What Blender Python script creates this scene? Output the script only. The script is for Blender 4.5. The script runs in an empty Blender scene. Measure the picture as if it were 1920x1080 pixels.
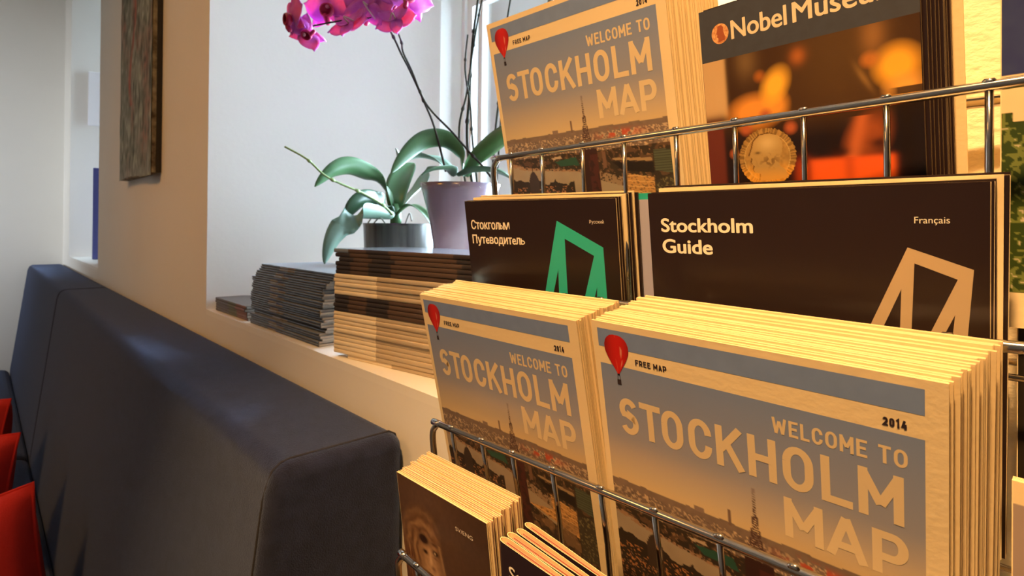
import bpy, math, random
import numpy as np
from math import sin, cos, pi, radians
from mathutils import Vector, Matrix
random.seed(7); rng = np.random.default_rng(7)
COL = bpy.context.scene.collection
SC = bpy.context.scene

# ------------------------------------------------------------------ camera
CAMH = 1.30
F_PX, CX, CY, ROLL = 1059.42, 960.0, 425.95, 0.011775
cd = bpy.data.cameras.new('camera'); cam = bpy.data.objects.new('camera', cd); COL.objects.link(cam)
cam.matrix_world = Matrix.Translation((0, 0, CAMH)) @ Matrix.Rotation(pi/2, 4, 'X') @ Matrix.Rotation(ROLL, 4, 'Z')
cd.sensor_width = 36; cd.lens = F_PX/1920*36; cd.shift_y = -(540-CY)/1920; cd.clip_start = .01
cd.dof.use_dof = True; cd.dof.focus_distance = .30; cd.dof.aperture_fstop = 24
SC.camera = cam

# frames of the place: wall frame (s along the window wall, d towards it), rack frame (t along the rack, d towards the wall)
WS, WD = Vector((-.6884, .7254, 0)), Vector((.7254, .6884, 0))
RT, RD = Vector((.7009, -.7133, 0)), Vector((.7133, .7009, 0))
def W(s, d, z): return WS*s + WD*d + Vector((0, 0, z))          # z absolute
def R(t, d, z): return RT*t + RD*d + Vector((0, 0, CAMH+z))      # z relative to eye height
def ray(px, py):
    a, b = px-CX, py-CY
    a, b = a*cos(ROLL)+b*sin(ROLL), -a*sin(ROLL)+b*cos(ROLL)
    return Vector((a/F_PX, 1, -b/F_PX))
def on_rack(px, py, d): r = ray(px, py); return r*(d/r.dot(RD)) + Vector((0, 0, CAMH))
def on_wall(px, py, d): r = ray(px, py); return r*(d/r.dot(WD)) + Vector((0, 0, CAMH))

# ------------------------------------------------------------------ light
w = bpy.data.worlds.new('sky'); SC.world = w; w.use_nodes = True
bg = w.node_tree.nodes['Background']; bg.inputs[0].default_value = (.64, .81, 1.0, 1); bg.inputs[1].default_value = 52.0
def area(name, loc, target, size, power, color, spread=180):
    l = bpy.data.lights.new(name, 'AREA'); l.shape = 'DISK'; l.size = size; l.energy = power; l.color = color; l.spread = radians(spread)
    o = bpy.data.objects.new(name, l); COL.objects.link(o); o.location = loc
    o.rotation_euler = (Vector(target)-Vector(loc)).to_track_quat('-Z', 'Y').to_euler(); return o
WARM = (1, .54, .20)
area('rack_ceiling_spot', R(-.02, -.34, 1.30), R(-.06, .25, -.1),   .10, 7.6, WARM, 60)
area('room_ceiling_lamp', W(1.3, -1.1, 2.66), W(1.7, .3, .8), .5, 5.6, (1, .44, .09), 100)
area('added_far_wall_fill', W(2.6, -3.2, 1.6), W(4.42, -.6, 1.5), 1.0, 9, (.86, .93, 1), 45)  # fill light added to brighten the far wall; no window is built there
area('far_ceiling_lamp', W(3.6, -1.6, 2.66), W(3.6, -1.2, 0), .5, 3, (1, .60, .30))
def portal(s0, s1, z0, z1):
    l = bpy.data.lights.new('window_portal', 'AREA'); l.shape = 'RECTANGLE'; l.size = s1-s0; l.size_y = z1-z0; l.cycles.is_portal = True
    o = bpy.data.objects.new('window_portal', l); COL.objects.link(o); o.location = W((s0+s1)/2, 1.02, (z0+z1)/2); o.rotation_euler = (-WD).to_track_quat('-Z', 'Y').to_euler()
portal(.405, 1.235, CAMH-.199, 2.45); portal(3.60, 3.90, CAMH-.199, 2.62)
v = SC.view_settings; v.view_transform = 'Standard'; v.look = 'None'; v.gamma = 1; v.use_curve_mapping = False; v.exposure = 0.0

# ------------------------------------------------------------------ materials
def lin(c): return tuple(((x/255)/12.92 if x/255 <= .04045 else ((x/255+.055)/1.055)**2.4) for x in c)
MAT = {}
def mat(name, col, rough=.6, metal=0, noise=None, bump=None, spec=.5, sheen=0, trans=0, emit=None, coat=0, sub=0):
    if name in MAT: return MAT[name]
    m = bpy.data.materials.new(name); m.use_nodes = True; nt = m.node_tree; b = nt.nodes['Principled BSDF']
    b.inputs['Base Color'].default_value = (*col, 1); b.inputs['Roughness'].default_value = rough; b.inputs['Metallic'].default_value = metal
    b.inputs['Specular IOR Level'].default_value = spec; b.inputs['Sheen Weight'].default_value = sheen
    b.inputs['Transmission Weight'].default_value = trans; b.inputs['Coat Weight'].default_value = coat
    if sub: b.inputs['Subsurface Weight'].default_value = sub; b.inputs['Subsurface Scale'].default_value = .01
    tc = nt.nodes.new('ShaderNodeTexCoord')
    def mk_noise(scale, detail=6, stretch=(1, 1, 1)):
        mp = nt.nodes.new('ShaderNodeMapping'); mp.inputs['Scale'].default_value = stretch
        n = nt.nodes.new('ShaderNodeTexNoise'); n.inputs['Scale'].default_value = scale; n.inputs['Detail'].default_value = detail
        nt.links.new(tc.outputs['Object'], mp.inputs[0]); nt.links.new(mp.outputs[0], n.inputs['Vector']); return n
    if noise:
        scale, col2, stretch = noise
        n = mk_noise(scale, 6, stretch); mx = nt.nodes.new('ShaderNodeMix'); mx.data_type = 'RGBA'
        rp = nt.nodes.new('ShaderNodeValToRGB'); rp.color_ramp.elements[0].position = .35; rp.color_ramp.elements[1].position = .65
        nt.links.new(n.outputs['Fac'], rp.inputs[0]); nt.links.new(rp.outputs[0], mx.inputs[0])
        mx.inputs[6].default_value = (*col, 1); mx.inputs[7].default_value = (*col2, 1); nt.links.new(mx.outputs[2], b.inputs['Base Color'])
    if bump:
        scale, strength, stretch = bump
        n = mk_noise(scale, 8, stretch); bp = nt.nodes.new('ShaderNodeBump'); bp.inputs['Strength'].default_value = strength; bp.inputs['Distance'].default_value = .004
        nt.links.new(n.outputs['Fac'], bp.inputs['Height']); nt.links.new(bp.outputs[0], b.inputs['Normal'])
    MAT[name] = m; return m
def attr_mat(name, rough=.5, coat=0, metal=0):
    m = mat(name, (.5, .5, .5), rough, metal, coat=coat); nt = m.node_tree
    a = nt.nodes.new('ShaderNodeVertexColor'); a.layer_name = 'Col'
    nt.links.new(a.outputs[0], nt.nodes['Principled BSDF'].inputs['Base Color']); return m
one = (1, 1, 1)
m_wall = mat('white_plaster', (.86, .84, .79), .85, noise=(2.0, (.83, .81, .76), one), bump=(90, .07, one))
m_rough = mat('cream_textured_plaster', (.88, .80, .60), .85, bump=(130, .35, (1, 1, 1.6)))
m_floor = mat('oak_floor', (.35, .22, .12), .45, noise=(3, (.28, .17, .09), (1, 8, 1)))
m_ceil = mat('cream_ceiling', (.62, .54, .42), .9, bump=(40, .1, one))
m_frame = mat('white_window_paint', (.9, .9, .88), .4)
m_glass = mat('window_glass', (1, 1, 1), .02, trans=1, spec=.5)
nt = m_glass.node_tree; nt.nodes.remove(nt.nodes['Principled BSDF'])      # thin pane: clear, with a faint mirror by Fresnel
_t = nt.nodes.new('ShaderNodeBsdfTransparent'); _t.inputs[0].default_value = (.96, .98, .97, 1); _g = nt.nodes.new('ShaderNodeBsdfGlossy'); _g.inputs['Roughness'].default_value = .01
_f = nt.nodes.new('ShaderNodeFresnel'); _f.inputs[0].default_value = 1.45; _m = nt.nodes.new('ShaderNodeMixShader')
nt.links.new(_f.outputs[0], _m.inputs[0]); nt.links.new(_t.outputs[0], _m.inputs[1]); nt.links.new(_g.outputs[0], _m.inputs[2]); nt.links.new(_m.outputs[0], nt.nodes['Material Output'].inputs[0])
m_sofa = mat('dark_blue_wool', (.020, .023, .050), .95, noise=(60, (.013, .014, .030), one), bump=(700, .5, one), sheen=.42, spec=.2)
m_sofa.node_tree.nodes['Principled BSDF'].inputs['Sheen Tint'].default_value = (.45, .60, 1, 1)  # cool sheen tint imitates window daylight falling on the sofa top
m_pipe = mat('sofa_piping', (.03, .03, .04), .9)
m_red = mat('red_cushion_fabric', (.72, .025, .015), .85, bump=(500, .3, one), noise=(8, (.66, .02, .012), one))
m_paper = mat('cream_paper', (.88, .72, .44), .75, bump=(300, .05, one))
m_edge = mat('page_edges', (.92, .80, .52), .85, noise=(600, (.74, .60, .36), (.05, .05, 1)))
m_print = attr_mat('printed_picture', .45)
m_gloss = attr_mat('glossy_printed_picture', .28)
m_band = mat('printed_blue', (.205, .30, .56), .5, noise=(120, (.19, .28, .53), one))
m_bal = attr_mat('printed_balloon', .45)
m_ink = mat('black_ink', (.03, .02, .03), .5)
m_letter = mat('printed_cream_letters', (.78, .63, .39), .6)
m_cover = mat('dark_brown_glossy_cover', (.020, .010, .010), .30, spec=.6, bump=(14, .08, one))
m_white = mat('printed_white', (.93, .88, .74), .5)
m_tan = mat('printed_tan', (.52, .40, .25), .4)
m_teal = mat('printed_teal', (.03, .50, .42), .4)
m_slate = mat('printed_slate', (.050, .058, .082), .5, noise=(200, (.045, .05, .07), one))
m_chrome = mat('chrome_wire', (.62, .59, .55), .14, 1.0)
m_purple = mat('mauve_glazed_pot', (.21, .15, .20), .25, noise=(14, (.17, .12, .17), one), coat=.4)
m_pot = mat('dark_glass_pot', (.035, .032, .03), .25, noise=(9, (.10, .10, .09), (6, 6, .15)), spec=.35)  # pale vertical streaks in the colour imitate reflections on the glass
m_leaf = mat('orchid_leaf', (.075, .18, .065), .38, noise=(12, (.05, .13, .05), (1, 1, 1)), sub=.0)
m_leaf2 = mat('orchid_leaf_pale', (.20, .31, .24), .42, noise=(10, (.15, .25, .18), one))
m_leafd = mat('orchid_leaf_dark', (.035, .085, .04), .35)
m_spike = mat('green_flower_spike', (.22, .30, .10), .5)
m_stem = mat('dark_orchid_stem', (.030, .022, .022), .9, spec=.2, noise=(40, (.05, .045, .03), one))
m_cane = mat('dry_green_stem', (.022, .028, .018), .9, spec=.15, noise=(50, (.045, .04, .03), one))
m_petal = mat('magenta_petal', (.55, .06, .50), .6, noise=(45, (.66, .14, .62), (1, 1, 1)), sub=.15)
m_lip = mat('crimson_orchid_lip', (.42, .01, .08), .4)
m_column = mat('pink_orchid_column', (.85, .45, .55), .4)
m_moss = mat('grey_moss', (.36, .36, .32), .9)
m_soil = mat('bark_substrate', (.09, .06, .04), .95, bump=(60, 1, one))
m_terra = mat('terracotta', (.45, .18, .10), .8)
m_blue = mat('blue_board', (.08, .09, .32), .6)
m_card = mat('white_card', (.88, .87, .90), .6)
m_stone = mat('white_sill_stone', (.88, .86, .80), .5)

# ------------------------------------------------------------------ mesh helpers
class MB:
    def __init__(s): s.v = []; s.f = []; s.mi = []
    def add(s, vs, fs, mi=0):
        o = len(s.v); s.v += [tuple(p) for p in vs]; s.f += [tuple(i+o for i in f) for f in fs]; s.mi += [mi]*len(fs); return s
    def box(s, x0, x1, y0, y1, z0, z1, mi=0, T=None):
        vs = [Vector((x, y, z)) for z in (z0, z1) for y in (y0, y1) for x in (x0, x1)]
        if T is not None: vs = [T @ p for p in vs]
        return s.add(vs, [(0, 2, 3, 1), (4, 5, 7, 6), (0, 1, 5, 4), (2, 6, 7, 3), (0, 4, 6, 2), (1, 3, 7, 5)], mi)
    def tube(s, pts, r, n=8, mi=0, cap=True):
        pts = [Vector(p) for p in pts]; rs = r if isinstance(r, (list, tuple)) else [r]*len(pts)
        vs = []; up = None
        for i, p in enumerate(pts):
            t = (pts[min(i+1, len(pts)-1)]-pts[max(i-1, 0)]).normalized()
            if up is None: up = t.orthogonal().normalized()
            up = (up - t*up.dot(t)); up = up.normalized() if up.length > 1e-6 else t.orthogonal().normalized()
            b = t.cross(up)
            vs += [p+(up*cos(2*pi*k/n)+b*sin(2*pi*k/n))*rs[i] for k in range(n)]
        fs = [(i*n+k, i*n+(k+1) % n, (i+1)*n+(k+1) % n, (i+1)*n+k) for i in range(len(pts)-1) for k in range(n)]
        if cap: fs += [tuple(range(n))[::-1], tuple((len(pts)-1)*n+k for k in range(n))]
        return s.add(vs, fs, mi)
    def lathe(s, prof, n=40, c=(0, 0, 0), mi=0):
        vs = [(c[0]+r*cos(2*pi*k/n), c[1]+r*sin(2*pi*k/n), c[2]+z) for r, z in prof for k in range(n)]
        fs = [(i*n+k, i*n+(k+1) % n, (i+1)*n+(k+1) % n, (i+1)*n+k) for i in range(len(prof)-1) for k in range(n)]
        return s.add(vs, fs, mi)
    def mesh(s, name, mats, smooth=False):
        me = bpy.data.meshes.new(name); me.from_pydata(s.v, [], s.f)
        for m in (mats if isinstance(mats, (list, tuple)) else [mats]): me.materials.append(m)
        me.polygons.foreach_set('material_index', s.mi)
        if smooth: me.polygons.foreach_set('use_smooth', [True]*len(me.polygons))
        me.update(); return me
def link(name, data, parent=None, M=None):
    o = bpy.data.objects.new(name, data); COL.objects.link(o)
    if parent: o.parent = parent
    if M is not None:
        if isinstance(M, Matrix): o.matrix_local = M
        else: o.location = M
    return o
def tag(o, label, cat, group=None):
    o['label'] = label; o['category'] = cat
    if group: o['group'] = group
    return o
def struct(name, mb, m, M=None):
    o = link(name, mb.mesh(name, m), None, M); o['kind'] = 'structure'; return o
def smooth_pts(P, n=6):
    P = [Vector(p) for p in P]; out = []
    for i in range(len(P)-1):
        p0, p1, p2, p3 = P[max(i-1, 0)], P[i], P[i+1], P[min(i+2, len(P)-1)]
        for k in range(n):
            t = k/n; out.append(.5*((2*p1)+(p2-p0)*t+(2*p0-5*p1+4*p2-p3)*t*t+(3*p1-p0-3*p2+p3)*t**3))
    return out+[P[-1]]
WM = Matrix((( WS.x, WD.x, 0, 0), (WS.y, WD.y, 0, 0), (0, 0, 1, 0), (0, 0, 0, 1)))   # (s,d,z) -> world ; left handed is flipped below
def wbox(mb, s0, s1, d0, d1, z0, z1, mi=0): return mb.box(s0, s1, d0, d1, z0, z1, mi, WM)
ORD = ['front', 'second', 'third', 'fourth', 'fifth', 'sixth', 'seventh', 'eighth', 'ninth', 'tenth', 'eleventh', 'twelfth', 'thirteenth', 'fourteenth', 'fifteenth', 'sixteenth',
       'seventeenth', 'eighteenth', 'nineteenth', 'twentieth', 'twenty-first', 'twenty-second', 'twenty-third', 'twenty-fourth', 'twenty-fifth', 'twenty-sixth', 'twenty-seventh', 'twenty-eighth', 'twenty-ninth', 'thirtieth']

# ------------------------------------------------------------------ room
DW = .39; SILL = CAMH-.199; HC = 2.75
S_END, S_NEAR, D_LEFT = 4.42, -2.2, -3.4
floor = struct('floor', wbox(MB(), S_NEAR-.1, S_END+.1, D_LEFT-.1, 1.1, -.1, 0), m_floor)
ceiling = struct('ceiling', wbox(MB(), S_NEAR-.1, S_END+.1, D_LEFT-.1, 1.1, HC, HC+.1), m_ceil)
struct('wall_far', wbox(MB(), S_END, S_END+.15, D_LEFT-.1, 1.1, 0, HC), m_wall)
m_bounce_cut = mat('bounce_cut_brown', (.30, .20, .13), .85)  # brown invented for the unseen walls to cut cool bounce light
struct('wall_near', wbox(MB(), S_NEAR-.15, S_NEAR, D_LEFT-.1, 1.1, 0, HC), m_bounce_cut)
struct('wall_left', wbox(MB(), S_NEAR, S_END, D_LEFT-.15, D_LEFT, 0, HC), m_bounce_cut)
WIN = [(.20, 1.44, .405, 1.235, 2.45), (3.05, 4.10, 3.60, 3.90, 2.62)]      # s0,s1 at the room face, s0,s1 at the frame, head height; far frame narrowed to dim its reveal
mb = MB(); DB = 1.0
def prism(mb, poly, z0, z1, mi=0):
    n = len(poly); vs = [W(s, d, z0) for s, d in poly]+[W(s, d, z1) for s, d in poly]
    mb.add(vs, [tuple(range(n)), tuple(range(n, 2*n))[::-1]]+[(i, i+n, (i+1) % n+n, (i+1) % n) for i in range(n)], mi)
(a0, a1, b0, b1, hz), (c0, c1, e0, e1, _) = WIN
prism(mb, [(S_NEAR, DW), (a0, DW), (b0, .90), (b0, DB), (S_NEAR, DB)], SILL, HC)
prism(mb, [(a1, DW), (c0, DW), (e0, .90), (e0, DB), (b1, DB), (b1, .90)], SILL, HC)
prism(mb, [(c1, DW), (S_END, DW), (S_END, DB), (e1, DB), (e1, .90)], SILL, HC)
wbox(mb, S_NEAR, S_END, DW, DB, 0, SILL-.012)
wbox(mb, S_NEAR, S_END, DW, DB, SILL-.0122, SILL-.0002) if False else None
prism(mb, [(S_NEAR, DW), (a0, DW), (b0, .90), (b0, DB), (S_NEAR, DB)], SILL-.012, SILL)
prism(mb, [(a1, DW), (c0, DW), (e0, .90), (e0, DB), (b1, DB), (b1, .90)], SILL-.012, SILL)
prism(mb, [(c1, DW), (S_END, DW), (S_END, DB), (e1, DB), (e1, .90)], SILL-.012, SILL)
for s0, s1, f0, f1, h in WIN: prism(mb, [(s0, DW), (f0, .90), (f0, DB), (f1, DB), (f1, .90), (s1, DW)], h, HC)
struct('wall_right', mb, m_wall)
for i, (s0, s1, f0, f1, h) in enumerate(WIN):
    m_ = MB(); prism(m_, [(s0, DW), (f0, .90), (f0, .975), (f1, .975), (f1, .90), (s1, DW)], SILL-.012, SILL)
    struct('trim_%d' % (i+1), m_, m_stone)
# rough plaster skin on the wall behind the rack
m_ = MB(); wbox(m_, S_NEAR, .18, DW-.006, DW, 0, HC); struct('trim_3', m_, m_rough)
for i, (s0, s1, f0, f1, h) in enumerate(WIN):
    e = bpy.data.objects.new('window_%d' % (i+1), None); COL.objects.link(e); e['kind'] = 'structure'; e.location = W((f0+f1)/2, .985, SILL)
    inv = Matrix.Translation(-e.location)
    def part(nm, mb_, mt):
        me = mb_.mesh(nm, mt); me.transform(inv); return link(nm, me, e)
    z0, z1 = SILL, h
    for (x0, x1, y0, y1) in ((f1-.012, f1, z0, z1), (f0, f0+.012, z0, z1), (f0+.012, f1-.012, z0, z0+.035), (f0+.012, f1-.012, z1-.035, z1)):
        part('window_frame', wbox(MB(), x0, x1, .972, 1.0, y0, y1), m_frame)
    mid = (f0+f1)/2
    for (q0, q1) in ((f0+.014, mid-.002), (mid+.002, f1-.014)):
        mbs = MB()
        for (x0, x1, y0, y1) in ((q0, q0+.022, z0+.037, z1-.037), (q1-.022, q1, z0+.037, z1-.037), (q0+.022, q1-.022, z0+.037, z0+.09), (q0+.022, q1-.022, z1-.09, z1-.037), (q0+.022, q1-.022, z0+.80, z0+.825), (q1-.066, q1-.052, z0+.09, z1-.09)):
            wbox(mbs, x0, x1, .979, 1.005, y0, y1)
        part('sash', mbs, m_frame)
        part('pane', wbox(MB(), q0+.022, q1-.022, .99, .993, z0+.09, z1-.09), m_glass)
# facade across the street and the street itself
struct('ground', wbox(MB(), -8, 14, 1.12, 12, -3.1, -3.0), mat('asphalt', (.25, .25, .25), .9))

# ------------------------------------------------------------------ hanging canvas on the pier
def canvas():
    t = bpy.data.objects.new('hanging_canvas', None); COL.objects.link(t)
    s0, s1, d0, d1 = 1.895, 2.38, DW-.026, DW-.001; z0 = CAMH+.142; z1 = z0+.95
    t.matrix_world = Matrix.Translation(W((s0+s1)/2, d1, z0))
    tag(t, 'long narrow painted canvas in mottled green, grey and rust hanging on the pier', 'painting')
    inv = t.matrix_world.inverted()
    nx, nz = 60, 240; X, Z = np.meshgrid(np.linspace(0, 1, nx), np.linspace(0, 1, nz))
    def nz_(fx, fz, seed):
        r = np.random.default_rng(seed); g = r.random((fz+2, fx+2)); u = X*fx; q = Z*fz; i = u.astype(int); j = q.astype(int); a = u-i; b = q-j
        return (g[j, i]*(1-a)+g[j, i+1]*a)*(1-b)+(g[j+1, i]*(1-a)+g[j+1, i+1]*a)*b
    n1 = nz_(14, 22, 1); n2 = nz_(40, 60, 2); n3 = nz_(7, 9, 3); n4 = nz_(50, 25, 4)
    c = np.empty((nz, nx, 3)); A = np.array([.045, .06, .035]); B = np.array([.34, .37, .31]); C_ = np.array([.26, .09, .06])
    k = np.clip((.35*n1+.45*n4+.2*n2-.5)*2.0+.42, 0, 1)[..., None]; c[:] = A*(1-k)+B*k; kk = np.clip((n3-.5)*2.2, 0, 1)[..., None]*n2[..., None]; c = c*(1-kk)+C_*kk
    cx = .42+.08*np.sin(Z*14); st = np.exp(-((X-cx)/.04)**2)*(Z > .25)*(Z < .75)*n4*1.3
    c = c*(1-np.clip(st, 0, 1)[..., None])+np.array([.38, .05, .02])*np.clip(st, 0, 1)[..., None]
    lo = np.clip(1-Z*14-X*.3, 0, 1)[..., None]*.6; c = c*(1-lo)+np.array([.30, .32, .30])*lo
    c *= (.75+.5*n2[..., None])
    m_ = MB(); vs = []
    for j in range(nz):
        for i in range(nx):
            x = X[j, i]; z = Z[j, i]; vs.append(W(s1+(s0-s1)*x, d0-.002*n1[j, i], z0+(z1-z0)*z + (.006*math.sin(x*5)+.004*n2[0, i])*(1-z)**8))
    m_.add(vs, [(j*nx+i, j*nx+i+1, (j+1)*nx+i+1, (j+1)*nx+i) for j in range(nz-1) for i in range(nx-1)])
    me = m_.mesh('painted_face', attr_mat('painted_canvas', .8), True); me.transform(inv)
    ca = me.color_attributes.new('Col', 'FLOAT_COLOR', 'POINT'); ca.data.foreach_set('color', np.concatenate([c.reshape(-1, 3), np.ones((nx*nz, 1))], 1).astype('f').ravel())
    link('painted_face', me, t)
    m_ = MB(); wbox(m_, s0, s1, d0+.0012, d1, z0+.004, z1); me = m_.mesh('stretcher', mat('canvas_side', (.42, .36, .22), .85, noise=(35, (.08, .06, .04), (1, 1, 1)))); me.transform(inv); link('stretcher', me, t)
    m_ = MB(); wbox(m_, s0-.003, s0, d0+.012, d1, z0+.004, z1); me = m_.mesh('dark_backing_strip', mat('dark_wood', (.03, .025, .02), .7)); me.transform(inv); link('dark_backing_strip', me, t)
canvas()

# items in the far window bay
def wall_thing(name, label, cat, m, s0, s1, d0, d1, z0, z1, bevel=.004):
    m_ = MB(); o = W((s0+s1)/2, (d0+d1)/2, z0); wbox(m_, s0, s1, d0, d1, z0, z1); me = m_.mesh(name, m); me.transform(Matrix.Translation(-o))
    ob = link(name, me, None, o); tag(ob, label, cat); b = ob.modifiers.new('b', 'BEVEL'); b.width = bevel; b.segments = 2; return ob
wall_thing('display_board', 'blue upright board standing on the far window sill beyond the pier', 'board', m_blue, 3.72, 3.735, .452, .75, SILL, SILL+.49)
def far_plate():
    a = W(4.10, DW, 0); f = W(3.90, .90, 0); dr = (f-a).normalized(); n = Vector((dr.y, -dr.x, 0));
    if n.dot(-WS) < 0: n = -n
    p = a+dr*.085; p.z = CAMH+.56
    m_ = MB(); M = Matrix(((dr.x, n.x, 0, p.x), (dr.y, n.y, 0, p.y), (0, 0, 1, p.z), (0, 0, 0, 1)))
    m_.box(0, .22, .001, .02, 0, .31); me = m_.mesh('notice_card', m_card); o = link('notice_card', me, None, M)
    tag(o, 'small white card fixed to the reveal of the far window above the blue board', 'notice'); b = o.modifiers.new('b', 'BEVEL'); b.width = .004
far_plate()

# ------------------------------------------------------------------ sofa
def sofa():
    t = bpy.data.objects.new('bench_sofa', None); COL.objects.link(t)
    o = W(2.5, .1, 0); t.location = o; tag(t, 'long dark blue upholstered bench sofa with high back along the window wall', 'sofa')
    inv = Matrix.Translation(-o); TOP = CAMH-.254
    prof = [(.385, TOP), (.232, TOP), (.222, TOP-.03), (.150, .44), (.150, .10), (.385, .10)]
    for s0, s1, dz in ((.590, 2.695, 0), (2.70, 4.37, 0)):
        m_ = MB(); n = len(prof)
        ss = [s0, s1]
        vs = [W(s, d, z+dz) for s in ss for d, z in prof]
        m_.add(vs, [tuple(range(n)), tuple(range(n, 2*n))[::-1]]+[(i, i+n, (i+1) % n+n, (i+1) % n) for i in range(n)])
        me = m_.mesh('backrest', m_sofa); me.transform(inv); ob = link('backrest', me, t)
        b = ob.modifiers.new('b', 'BEVEL'); b.width = .018; b.segments = 5; b.limit_method = 'ANGLE'; b.angle_limit = radians(25)
        me.polygons.foreach_set('use_smooth', [True]*len(me.polygons)); b.harden_normals = True
        m_ = MB(); wbox(m_, s0, s1, -.42, .148, .22, .45); me = m_.mesh('seat', m_sofa); me.transform(inv); ob = link('seat', me, t)
        b = ob.modifiers.new('b', 'BEVEL'); b.width = .035; b.segments = 4
        m_ = MB(); wbox(m_, s0+.01, s1-.01, -.38, .145, .06, .22); me = m_.mesh('plinth', m_pipe); me.transform(inv); link('plinth', me, t)
    # piping round the near end of the back
    c1 = [(.3855, .3), (.3855, TOP-.018), (.381, TOP-.005), (.372, TOP+.0003), (.25, TOP+.0003), (.240, TOP-.0015), (.231, TOP-.008), (.2245, TOP-.025), (.221, TOP-.037), (.150, .46)]
    m_ = MB(); m_.tube([W(.609, d, z) for d, z in c1], .0014, 6); me = m_.mesh('piping', m_pipe, True); me.transform(inv); link('piping', me, t)
    for s in (.7, 2.4, 2.95, 4.2):
        m_ = MB(); c = W(s, -.3, 0); m_.tube([c, c+Vector((0, 0, .06))], [.02, .026], 12); me = m_.mesh('leg', m_pipe); me.transform(inv); link('leg', me, t)
sofa()

def cushion(label, center, yaw, tilt, roll, size=.42, th=.13, name='cushion'):
    n = 26; vs = []; fs = []
    for side in (1, -1):
        for j in range(n+1):
            for i in range(n+1):
                a = -1+2*i/n; b = -1+2*j/n
                puff = ((1-a**4)*(1-b**4))**.55
                k = 1-.07*(1-abs(b)**2)*abs(a)**6; kk = 1-.07*(1-abs(a)**2)*abs(b)**6
                wr = .05*sin(9*a+4*b*side)*puff*(abs(a*b))
                vs.append((a*k*size/2, side*(puff+wr)*th/2, b*kk*size/2+size/2))
    N = (n+1)**2
    for s in range(2):
        for j in range(n):
            for i in range(n):
                q = [s*N+j*(n+1)+i, s*N+j*(n+1)+i+1, s*N+(j+1)*(n+1)+i+1, s*N+(j+1)*(n+1)+i]
                fs.append(tuple(q if s else q[::-1]))
    m_ = MB(); m_.add(vs, fs); me = m_.mesh(name, m_red, True)
    e = bpy.data.objects.new(name, None); COL.objects.link(e)
    e.matrix_world = Matrix.Translation(center) @ Matrix.Rotation(yaw, 4, 'Z') @ Matrix.Rotation(tilt, 4, 'X') @ Matrix.Rotation(roll, 4, 'Y')
    tag(e, label, 'cushion', 'red cushions on the sofa'); link('cushion_cover', me, e)
    rim = []
    for a, b in [(-1+2*i/12, -1) for i in range(12)]+[(1, -1+2*i/12) for i in range(12)]+[(1-2*i/12, 1) for i in range(12)]+[(-1, 1-2*i/12) for i in range(13)]:
        k = 1-.07*(1-abs(b)**2)*abs(a)**6; kk = 1-.07*(1-abs(a)**2)*abs(b)**6; rim.append((a*k*size/2, 0, b*kk*size/2+size/2))
    m2 = MB(); m2.tube(rim, .0035, 6); link('seam', m2.mesh('seam', m_red, True), e)

# ------------------------------------------------------------------ print helpers
def grid_mesh(name, x0, x1, y0, y1, nx, ny, fn, mt, z=0.00004):
    X, Y = np.meshgrid(np.linspace(x0, x1, nx), np.linspace(y0, y1, ny))     # y downwards in print coordinates
    c = np.clip(fn(X, Y), 0, 1)
    vs = np.stack([X, -Y, np.full_like(X, z)], -1).reshape(-1, 3)
    idx = np.arange(nx*ny).reshape(ny, nx)
    fs = np.stack([idx[:-1, :-1], idx[1:, :-1], idx[1:, 1:], idx[:-1, 1:]], -1).reshape(-1, 4)
    me = bpy.data.meshes.new(name); me.from_pydata(vs.tolist(), [], fs.tolist()); me.materials.append(mt)
    ca = me.color_attributes.new('Col', 'FLOAT_COLOR', 'POINT')
    ca.data.foreach_set('color', np.concatenate([c.reshape(-1, 3), np.ones((nx*ny, 1))], 1).astype('f').ravel()); return me
def vnoise(X, Y, f, seed, fy=None):
    fy = fy or f; r = np.random.default_rng(seed); g = r.random((256, 256)); u = (X*f) % 255; q = (Y*fy) % 255
    i = np.floor(u).astype(int); j = np.floor(q).astype(int); a = u-i; b = q-j;  i2 = (i+1) % 256; j2 = (j+1) % 256
    return (g[j, i]*(1-a)+g[j, i2]*a)*(1-b)+(g[j2, i]*(1-a)+g[j2, i2]*a)*b
def put(c, m, col):
    m = np.clip(m, 0, 1)[..., None]; return c*(1-m)+np.array(col)*m
def inpoly(X, Y, P):
    r = np.zeros(X.shape, bool); n = len(P)
    for i in range(n):
        (x1, y1), (x2, y2) = P[i], P[(i+1) % n]
        if y1 == y2: continue
        r ^= ((Y < y1) != (Y < y2)) & (X < (x2-x1)*(Y-y1)/(y2-y1)+x1)
    return r.astype(float)
def flat_poly(mb, pts, z, mi=0):      # print coordinates
    mb.add([(x, -y, z) for x, y in pts], [tuple(range(len(pts)))[::-1]], mi)
def arc(cx, cy, rx, ry, a0, a1, n=10): return [(cx+rx*cos(radians(a0+(a1-a0)*i/n)), cy-ry*sin(radians(a0+(a1-a0)*i/n))) for i in range(n+1)]
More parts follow.
